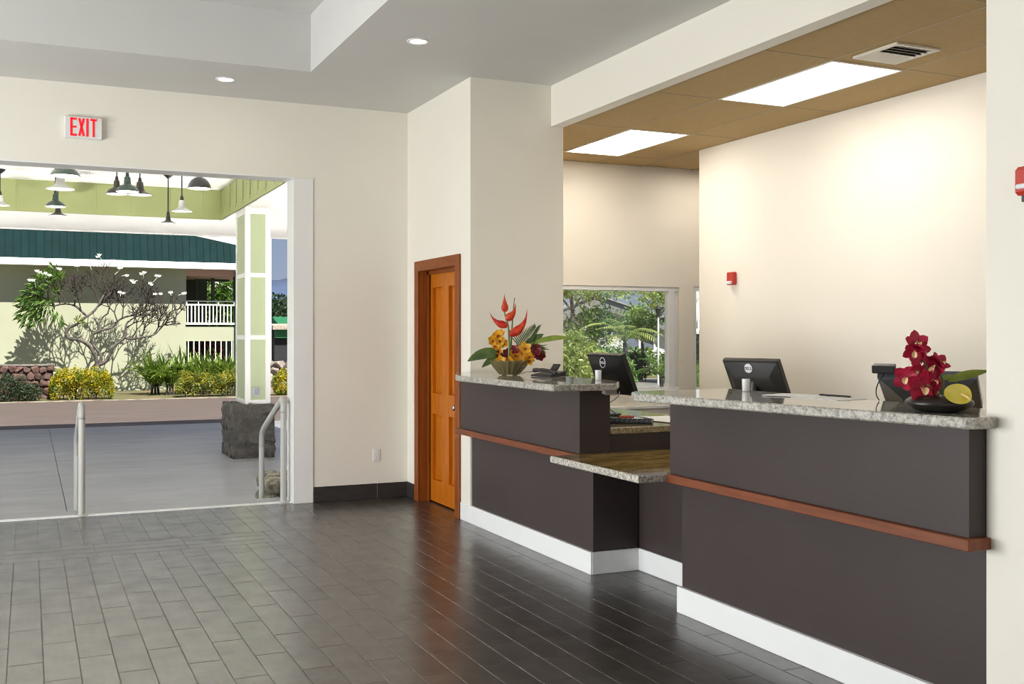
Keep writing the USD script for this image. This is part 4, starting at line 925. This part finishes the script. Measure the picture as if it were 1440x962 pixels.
hh = 150*np.exp(-((mx-760)/420)**2) + 95*np.exp(-((mx-1500)/500)**2) + 45*(meshkit.fbm(np.c_[mx/170, mx*0, mx*0], 4, 4)-.3)
hh = np.maximum(hh, 6)
for i, x in enumerate(mx): mv += [(x, 2900, -2), (x, 3050, hh[i]*.75), (x, 3150, hh[i]), (x, 3390, -2)]
for i in range(len(mx)-1):
    for j in range(3): a = i*4+j; mf += [[a, a+4, a+5], [a, a+5, a+1]]
struct('mountain', trimesh.Trimesh(np.array(mv, float), np.array(mf), process=False), mountain_mat, True, 'hazy blue mountain ridge')

# ================================================================== GARDEN BEHIND THE OFFICE WINDOWS
rng = np.random.default_rng(33)
struct('garden_ground', hull([(5.6, 9.6, 0), (9, 9.6, 0), (16, 44, 0), (60, 60, 0), (60, 9.6, 0), (5.6, 9.6, -1.3), (60, 9.6, -1.3), (60, 60, -1.3), (16, 44, -1.3)]), soil)
struct('garden_path', hull([(12.2, 20.0, .012), (19, 20.5, .012), (21, 30, .012), (15.5, 31, .012), (12.2, 20.0, 0), (19, 20.5, 0), (21, 30, 0), (15.5, 31, 0)]), paving, label='grey paved garden path')
gh = thing('garden_house', 'white garden building with a grey gable roof behind the palms', 'building', (21, 38, 0))
gd = np.array([.92, -.39, 0]); gn = np.array([-.39, -.92, 0])   # along the gable wall, toward us
gp = np.array([20.51, 36.8, 0])
def GP(a, z, k=0.): return gp + gd*a + gn*k + np.array([0, 0, z])
part(gh, 'gable_wall', hull([GP(-4, 0, -.4), GP(7, 0, -.4), GP(-4, 1.7, -.4), GP(7, .75, -.4), GP(0, 2.75, -.4), GP(-4, 0, -.6), GP(7, 0, -.6), GP(-4, 1.7, -.6), GP(7, .75, -.6), GP(0, 2.75, -.6)]), varied('speckled_wall', (.50, .50, .50), (.80, .80, .80), 4, .7))
for s_, (a1, z1) in (('l', (-4.6, 1.15)), ('r', (7.2, .62))):
    part(gh, 'rake_board', hull([GP(0, 2.98), GP(0, 2.55), GP(a1, z1), GP(a1, z1-.42), GP(0, 2.98, -.1), GP(0, 2.55, -.1), GP(a1, z1, -.1), GP(a1, z1-.42, -.1)]), simple('rake_grey', (.20, .20, .19), .7) if s_ == 'l' else simple('rake_grey_b', (.20, .20, .19), .7))
    part(gh, 'roof', hull([GP(0, 3.03, .1), GP(a1, z1+.05, .1), GP(0, 3.1, .1), GP(a1, z1+.12, .1), GP(0, 3.03, -9), GP(a1, z1+.05, -9), GP(0, 3.1, -9), GP(a1, z1+.12, -9)]), simple('slate_' + s_, (.30, .29, .28), .8))
part(gh, 'window', hull([GP(1.2+a, z, -.38-k) for a in (0, 1.2) for z in (.85, 1.6) for k in (0, .05)]), simple('far_window', (.16, .19, .23), .2))
part(gh, 'window_frame', cat([hull([GP(1.2+a+da, z, -.36-k) for da in (-.04, .04) for z in (.8, 1.65) for k in (0, .05)]) for a in (0, .6, 1.2)] + [hull([GP(1.2+a, z+dz, -.36-k) for a in (0, 1.2) for dz in (-.04, .04) for k in (0, .05)]) for z in (.82, 1.62)]), ext_white)
wb = thing('white_block', 'white railed block glimpsed through the narrow second window', 'building', (18.5, 25.5, 0))
part(wb, 'wall', obox((18.8, 25.6, 2.1), gd, -gn, (0, 0, 1), (2.4, .3, 4.2)), varied('block_wall', (.55, .56, .57), (.66, .67, .68), 2, .7))
part(wb, 'opening', obox((18.6, 25.5, .9), gd, -gn, (0, 0, 1), (2.0, .3, 1.2)), shadow_black)
for z in (1.62, 2.2, 2.28): part(wb, 'railing', obox((18.5, 25.25, z), gd, -gn, (0, 0, 1), (2.6, .06, .07)), ext_white)
for k in range(6): part(wb, 'baluster', obox(np.array([18.5, 25.25, 1.93])+gd*(-.9+k*.36), gd, -gn, (0, 0, 1), (.06, .05, .6)), ext_white)
def frond(base, dirv, L, w, rng, n=16):
    q = smoothpath([base, base+dirv*L*.5+[0, 0, .22*L], base+dirv*L+[0, 0, -.05*L]], n); ms = [tube(q, np.linspace(.018, .004, n), 4)]
    t = np.gradient(q, axis=0); t /= np.linalg.norm(t, axis=1, keepdims=True)
    for i in range(2, n):
        s = np.cross(t[i], [0, 0, 1]); s /= np.linalg.norm(s)
        for sg in (-1, 1):
            ll = w*math.sin(math.pi*(i/n)**.8*.95)+.05
            ms.append(blade(q[i], q[i]+(s*sg*.8+t[i]*.6)*ll+[0, 0, -.25*ll], .045*L/1.2, (0, 0, .05*ll), (0, 0, 1), 4, .2))
    return cat(ms)
def palm(name, lab, base, h, n, L, mat, rng, tr_=.07):
    b = np.array(base, float); topp = b+[0, 0, h]
    fr = cat([frond(topp, np.array([math.cos(a)*c_, math.sin(a)*c_, s_]), L*rng.uniform(.8, 1.1), L*.33, rng) for a, s_ in zip(np.arange(n)*2.4, rng.uniform(-.1, 1.0, n)) for c_ in (math.sqrt(max(.05, 1-min(s_, .98)**2)),)])
    plant(name, lab, 'palm', base, [('fronds', fr, mat, 'stuff'), ('trunk', tube([b-[0, 0, .05], b+[.03, 0, h*.5], topp], [tr_*1.2, tr_, tr_*.8], 8), bark, None)])
palm('garden_palm', 'yellow-green palm in the middle of the garden window', (15.4, 25.95, 0), 1.25, 13, 1.1, leaf_light, rng)
palm('garden_palm', 'small green palm low at the right of the garden window', (14.2, 22.2, 0), .45, 12, .7, leaf_green, rng, .05)
palm('garden_palm', 'feathery palm at the left edge of the garden window', (11.6, 22.2, 0), .7, 14, 1.1, leaf_light, rng)
def gtree(lab, x, y, z, r, n, size, mat, rng, sd, tr_=.08):
    plant('garden_tree', lab, 'tree', (x, y, 0), [('foliage', leaves(cloud((x, y, z), r, n, rng, .15, .45, sd), size, rng, .35), mat, 'stuff'),
        ('trunk', cat([tube([(x, y, -.05), (x+.1, y, z*.5), (x+.05, y, z)], [tr_, tr_*.8, tr_*.4], 8)] + [tube([(x+.05, y, z*.75), (x+dx, y+dy, z+.3)], [tr_*.5, tr_*.2], 6) for dx, dy in ((-.8, .2), (.7, -.2), (.2, .6))]), bark, None)])
gtree('light green spreading tree over the top left of the garden window', 15.9, 30.2, 3.0, (2.6, 1.4, .42), 2000, .22, leaf_light, rng, 3)
gtree('light green tree over the top right of the garden window', 18.0, 27.2, 2.72, (1.2, 1.2, .62), 1900, .20, leaf_light, rng, 5)
gtree('pale-trunked young tree right of the middle of the garden window', 17.9, 29.2, 1.9, (.8, .7, .6), 900, .18, leaf_mid, rng, 7, .06)
gtree('bright green small tree behind the middle palm', 16.9, 30.5, 1.7, (1.2, .9, .65), 1500, .20, leaf_mid, rng, 8)
def gbush(lab, x, y, z, r, n, size, mat, rng, sd):
    plant('garden_shrub', lab, 'shrub', (x, y, 0), [('foliage', leaves(cloud((x, y, z), r, n, rng, .3, .3, sd, .0), size, rng, .4), mat, 'stuff'), ('stem', cat([tube([(x+dx, y, -.03), (x+dx*1.5, y, z)], .02, 5) for dx in (-.15, .0, .12)]), twig, None)])
gbush('yellow-green shrub at the lower left of the garden window', 11.35, 21.4, .75, (.75, .7, .8), 2300, .16, leaf_light, rng, 1)
gbush('bright shrub behind the black monitor', 12.9, 22.6, .55, (.7, .6, .6), 1800, .15, leaf_mid, rng, 2)
gbush('dark green clipped hedge under the garden house', 19.2, 32.9, .45, (2.4, .8, .62), 3000, .17, leaf_green, rng, 3)
gbush('round dark shrub beside the pale-trunked tree', 17.1, 28.4, .42, (.55, .5, .55), 1300, .14, leaf_dark, rng, 4)
gbush('dark shrub at the right end of the garden path', 18.4, 27.6, .5, (.8, .6, .75), 1600, .16, leaf_green, rng, 5)
gbush('white-flowered shrub below the narrow second window', 14.35, 20.7, .35, (.5, .5, .45), 1300, .10, leaf_light, rng, 6)
gbush('tall dark shrub in front of the white railed block', 16.0, 23.0, .75, (.6, .5, .75), 1300, .16, leaf_dark, rng, 7)
lp = thing('garden_lamp_post', 'thin lamp post among the trees in the garden window', 'lamp post', (16.8, 26.4, 0))
part(lp, 'post', tube([(16.8, 26.4, 0), (16.8, 26.4, 2.0)], .03, 8), white_plastic)
part(lp, 'lantern', lathe([(0, 0), (.05, 0), (.09, .22), (.11, .24), (.02, .34), (0, .35)], 14, (16.8, 26.4, 2.0)), dark_plastic, 30)

# ================================================================== FLOWERS ON THE COUNTERS
rng = np.random.default_rng(77)
RT, FWD, UP = np.array([.909, -.416, 0]), np.array([.416, .909, 0]), np.array([0, 0, 1.])
def orchid(parent, c, size, face, petal, lip, rng, roll=0., n=5, cup=.25):
    face = np.array(face, float); face /= np.linalg.norm(face)
    s = np.cross(face, UP); s /= np.linalg.norm(s)+1e-9; u = np.cross(s, face); bl = []
    for k in range(n):
        a = math.pi/2 + roll + k*2*math.pi/n + rng.uniform(-.1, .1); dv = s*math.cos(a)+u*math.sin(a)
        bl.append(blade(c+dv*size*.03, c+dv*size*.54+face*size*cup, size*.46, -face*size*.06, face, 8, .16, ([0, .1, .3, .6, .82, .95, 1], [.25, .55, .9, 1, .75, .35, .04])))
    o = part(parent, 'orchid_bloom', cat(bl), petal, 40)
    l = [blade(c+face*size*.02, c-u*size*.26+face*size*.24, size*.24, face*size*.12, s*0+face, 7, .5), blade(c+u*size*.02, c+u*size*.02+face*size*.2, size*.10, (0, 0, 0), u, 5, .3)]
    part(o, 'lip', cat(l), lip, 40)
fb0 = np.array([3.185, 7.0, 1.2]); S = .00517
fa_ = thing('flower_arrangement', 'tropical arrangement in a fluted glass bowl with an upright red heliconia', 'flower arrangement', fb0)
def A(px, py, dd=0.): return fb0 + RT*(px-715)*S + UP*(528-py)*S + FWD*dd
prof = [(.060, .008), (.072, .006), (.080, .016), (.112, .055), (.150, .108), (.146, .109), (.106, .058), (.072, .022), (.0, .018)]
bw = lathe([(0, .010)]+prof, 72, (0, 0, 0)); ang = np.arctan2(bw.vertices[:, 1], bw.vertices[:, 0]); rr = np.hypot(bw.vertices[:, 0], bw.vertices[:, 1])
bw.vertices[:, :2] *= (1+.055*np.cos(18*ang)*np.clip(rr/.08, 0, 1))[:, None]
bw.vertices[:, 2] += .006*np.cos(18*ang)*(rr > .14); bw.apply_translation(fb0)
part(fa_, 'bowl', bw, bowl_glass, 50, 'fluted smoky glass bowl')
for k in range(4):
    a = k*math.pi/2+.5; part(fa_, 'bowl_foot', lathe([(0, 0), (.012, 0), (.014, .010), (0, .012)], 12, fb0+[.055*math.cos(a), .055*math.sin(a), .0]), bowl_glass, True)
part(fa_, 'floral_foam', lathe([(0, .024), (.062, .026), (.098, .062), (.118, .095), (0, .105)], 24, fb0), foam, True)
part(fa_, 'stem', tube(smoothpath([A(714.5, 512), A(714.5, 490), A(714, 468), A(712, 455), A(709, 445), A(708, 434)], 20), np.linspace(.010, .006, 20), 8), stem_green, True)
part(fa_, 'stem', tube(smoothpath([A(716, 510, .03), A(718, 470, .03), A(720, 440, .03), A(722, 419, .03)], 14), np.linspace(.007, .003, 14), 7), stem_green, True)
bshape = ([0, .1, .27, .5, .75, 1], [.42, .85, 1, .60, .20, .02])
for p0, p1, w, b in ((A(714, 471), A(739.5, 434.5), .068, (.020, -.009, -.040)), (A(713, 457.5), A(687, 439.5), .058, (-.006, 0.003, -.030)), (A(709, 449), A(723, 427), .062, (.018, -.008, -.016)), (A(708.5, 439), A(707.5, 413.5), .054, (0, 0, 0))):
    d_ = (p1-p0)/np.linalg.norm(p1-p0)
    q = smoothpath([p0, (p0+p1)/2+np.array(b), p1], 14); tt_ = np.linspace(0, 1, 14)
    m = tube(q, np.interp(tt_, *bshape)*w/2, 10); c_ = m.vertices.mean(0)
    off = (m.vertices-c_)@FWD; m.vertices = m.vertices - np.outer(off, FWD)*.45
    part(fa_, 'heliconia_bract', m, mon_petal, True)
# palm frond fan
q = smoothpath([A(733, 500, .03), A(740, 482, .04), A(747, 471, .045), A(752, 463, .05)], 18)
fr = [tube(q, np.linspace(.004, .0015, 18), 5)]
for i in range(2, 18):
    for sg, L_ in ((-1, .17-.006*i), (1, .085)):
        t_ = q[min(i+1, 17)]-q[i-1]; t_ /= np.linalg.norm(t_)
        s_ = np.array([-t_[2]*RT[0], -t_[2]*RT[1], t_@RT])*sg*-1; s_ = (-RT*.85+UP*.75) if sg < 0 else (RT*.9+UP*.25)
        s_ = s_*(1)+t_*(.2+.05*i)*.8; s_ /= np.linalg.norm(s_)
        fr.append(blade(q[i], q[i]+s_*L_*(1-.02*i), .010, (0, 0, .004), FWD, 5, .15))
part(fa_, 'palm_frond', cat(fr), leaf_flower)
fr = []
for k in range(13):
    a = math.radians(-28+k*8); c0 = A(742, 493, .02)
    fr.append(blade(c0, c0+(RT*math.cos(a)+UP*math.sin(a)*.55+FWD*rng.uniform(-.3, .3))*rng.uniform(.12, .165), .012, (0, 0, .004), FWD, 5, .15))
part(fa_, 'palm_frond', cat(fr), leaf_flower)
part(fa_, 'leaf', blade(A(738, 488, .02), A(804, 476.5, -.03), .050, UP*.028+np.array([0, 0, .0]), UP*.55-FWD*.8, 14, .12, ([0, .15, .4, .6, .85, 1], [.15, .45, .9, 1, .45, .03])), leaf_lime, 40, 'long lime green leaf')
part(fa_, 'leaf', blade(A(736, 492, .05), A(763, 470, .05), .075, (0, 0, .01), -FWD+UP*.2, 10, .08), leaf_flower, 40)
lv = [blade(A(696, 497, -.03), A(656, 508.5, -.05), .088, UP*.022, UP*.45-FWD, 12, .06, ([0, .12, .35, .6, .85, 1], [.45, .9, 1, .85, .45, .03])), blade(A(697, 501, -.03), A(676, 517, -.06), .050, UP*.004, UP*.3-FWD, 9, .06), blade(A(698, 496, .0), A(684, 494, .03), .05, UP*.01, UP*.6-FWD, 8, .06)]
part(fa_, 'leaf', cat(lv), leaf_flower, 40, 'broad dark green lobed leaf')
for px, py, sz in ((699.5, 471, .062), (691, 479, .060), (701, 478.5, .062), (707, 483, .055), (695.5, 486, .058), (698.5, 493, .055), (703, 468.5, .045), (693, 474, .045)):
    orchid(fa_, A(px, py, rng.uniform(-.03, .03)), sz*1.25, -FWD+RT*rng.uniform(-.7, .4)+UP*rng.uniform(-.2, .4), gold_petal, wine_petal, rng, rng.uniform(-.5, .5))
for px, py, sz in ((702.5, 507.5, .062), (708.5, 510.5, .058), (715.5, 509, .060), (722.5, 500.5, .070), (727.5, 502.5, .068), (736, 490.5, .075), (740.5, 502, .075), (729, 508, .062), (741.5, 506.5, .062), (721.5, 510.5, .055), (733, 497, .06)):
    orchid(fa_, A(px, py, rng.uniform(-.06, .0)), sz*1.25, -FWD+RT*rng.uniform(-.5, .5)+UP*rng.uniform(.0, .6), gold_petal, wine_petal, rng, rng.uniform(-.5, .5))
for px, py, sz in ((701, 500.5, .07), (712.5, 498, .08), (716, 502, .07), (723, 493, .075), (752, 493, .085), (757, 500, .085), (750, 499, .07), (761, 500, .06)):
    orchid(fa_, A(px, py, rng.uniform(-.03, .05)), sz, -FWD+RT*rng.uniform(-.5, .5)+UP*rng.uniform(.0, .6), wine_petal, wine_petal, rng, rng.uniform(-.5, .5), 6)

ob0 = np.array([3.205, 3.03, 1.2]); S2 = .00275
oa = thing('orchid_arrangement', 'crimson orchids and a yellow anthurium in a flat black pebble vase', 'flower arrangement', ob0)
def B(px, py, dd=0.): return ob0 + RT*(px-1321)*S2 + UP*(580-py)*S2 + FWD*dd
pv = lathe([(0, 0), (.060, .0), (.098, .009), (.122, .024), (.127, .034), (.122, .045), (.102, .057), (.075, .064), (.045, .067), (.028, .067), (.026, .055), (0, .053)], 48, ob0)
part(oa, 'vase', pv, pebble, True)
def C_(x, y, dd=0.): return B(1220+x/5.66, 450+y/5.66, dd)
for p in ([C_(575, 625), C_(545, 520), C_(490, 420), C_(450, 340), C_(410, 270)], [C_(600, 620), C_(602, 520), C_(590, 455), C_(560, 420)], [C_(560, 625, -.02), C_(520, 560, -.03), C_(450, 520, -.03)], [C_(605, 630, -.02), C_(618, 600, -.03), C_(622, 585, -.04)]):
    part(oa, 'stem', tube(smoothpath(p, 16), .0042, 7), stem_green, True)
for x, y, sz, fc, roll, n in ((372, 195, .092, (.1, -.9, .5), 0, 5), (360, 250, .085, (-.3, -.8, -.5), .6, 5), (420, 245, .07, (.5, -.9, -.2), .2, 5), (400, 350, .085, (-.6, .6, .4), .3, 5), (410, 415, .06, (-.5, -.9, .1), .1, 5), (530, 370, .10, (-.75, -.6, -.3), .5, 5), (555, 350, .08, (.3, -.6, .5), 1.0, 5),
        (320, 465, .095, (-.5, -.9, -.1), .4, 5), (425, 545, .125, (-.1, -1, .15), .15, 5), (480, 490, .085, (.5, -.7, .3), .5, 5), (495, 555, .07, (.7, -.6, 0), .2, 5)):
    wd = RT*fc[0] + FWD*fc[1]*1.0 + UP*fc[2]
    orchid(oa, C_(x, y, rng.uniform(-.03, .02)), sz, wd, pink_petal, lip_cream, rng, roll, n, .22)
# anthurium spathe
ac = C_(622, 582, -.135); nrm = -FWD*.95+UP*.45; nrm /= np.linalg.norm(nrm); su = np.cross(RT, nrm); su = su if su[2] > 0 else -su
an = []
for sg in (-1, 1):
    an.append(blade(ac+RT*.036*1+su*.004, ac-RT*.05*1+RT*0+su*(.0)+su*sg*.002, .052, su*sg*.016, nrm, 14, .05, ([0, .1, .35, .65, .9, 1], [.55, .95, 1, .85, .4, .05])))
hv = []; nseg = 40
for k in range(nseg):
    a = 2*math.pi*k/nseg; r = .054*(1-.35*abs(math.cos(a/2))**6) * (1.1 if True else 1)
    hv.append((math.cos(a)*r*1.05, math.sin(a)*r*.72))
hv = np.array(hv); v3 = np.vstack([ac[None], ac + np.outer(hv[:, 0]*.55, RT) + np.outer(hv[:, 1]*.55, su) - nrm*.004, ac + np.outer(hv[:, 0], RT) + np.outer(hv[:, 1], su) + nrm*.003])
hf = []
for k in range(nseg):
    j = (k+1) % nseg; hf += [[0, 1+k, 1+j], [1+k, 1+nseg+k, 1+nseg+j], [1+k, 1+nseg+j, 1+j]]
part(oa, 'anthurium_spathe', trimesh.Trimesh(v3, np.array(hf), process=False), anthurium, True, 'yellow anthurium spathe')
part(oa, 'anthurium_spadix', tube([ac+RT*.004, ac+RT*.018-su*.016+nrm*.012, ac+RT*.026-su*.032+nrm*.018], [.004, .0038, .002], 8), lip_cream, True)
part(oa, 'leaf', blade(C_(640, 500, .0), C_(1090, 418, .12), .046, UP*.006, UP*.75-FWD*.6, 12, .15), leaf_lime, 40, 'long green leaf')
part(oa, 'leaf', blade(C_(600, 478, .02), C_(800, 480, .05), .035, UP*.004, UP*.75-FWD*.6, 9, .15), leaf_lime, 40)
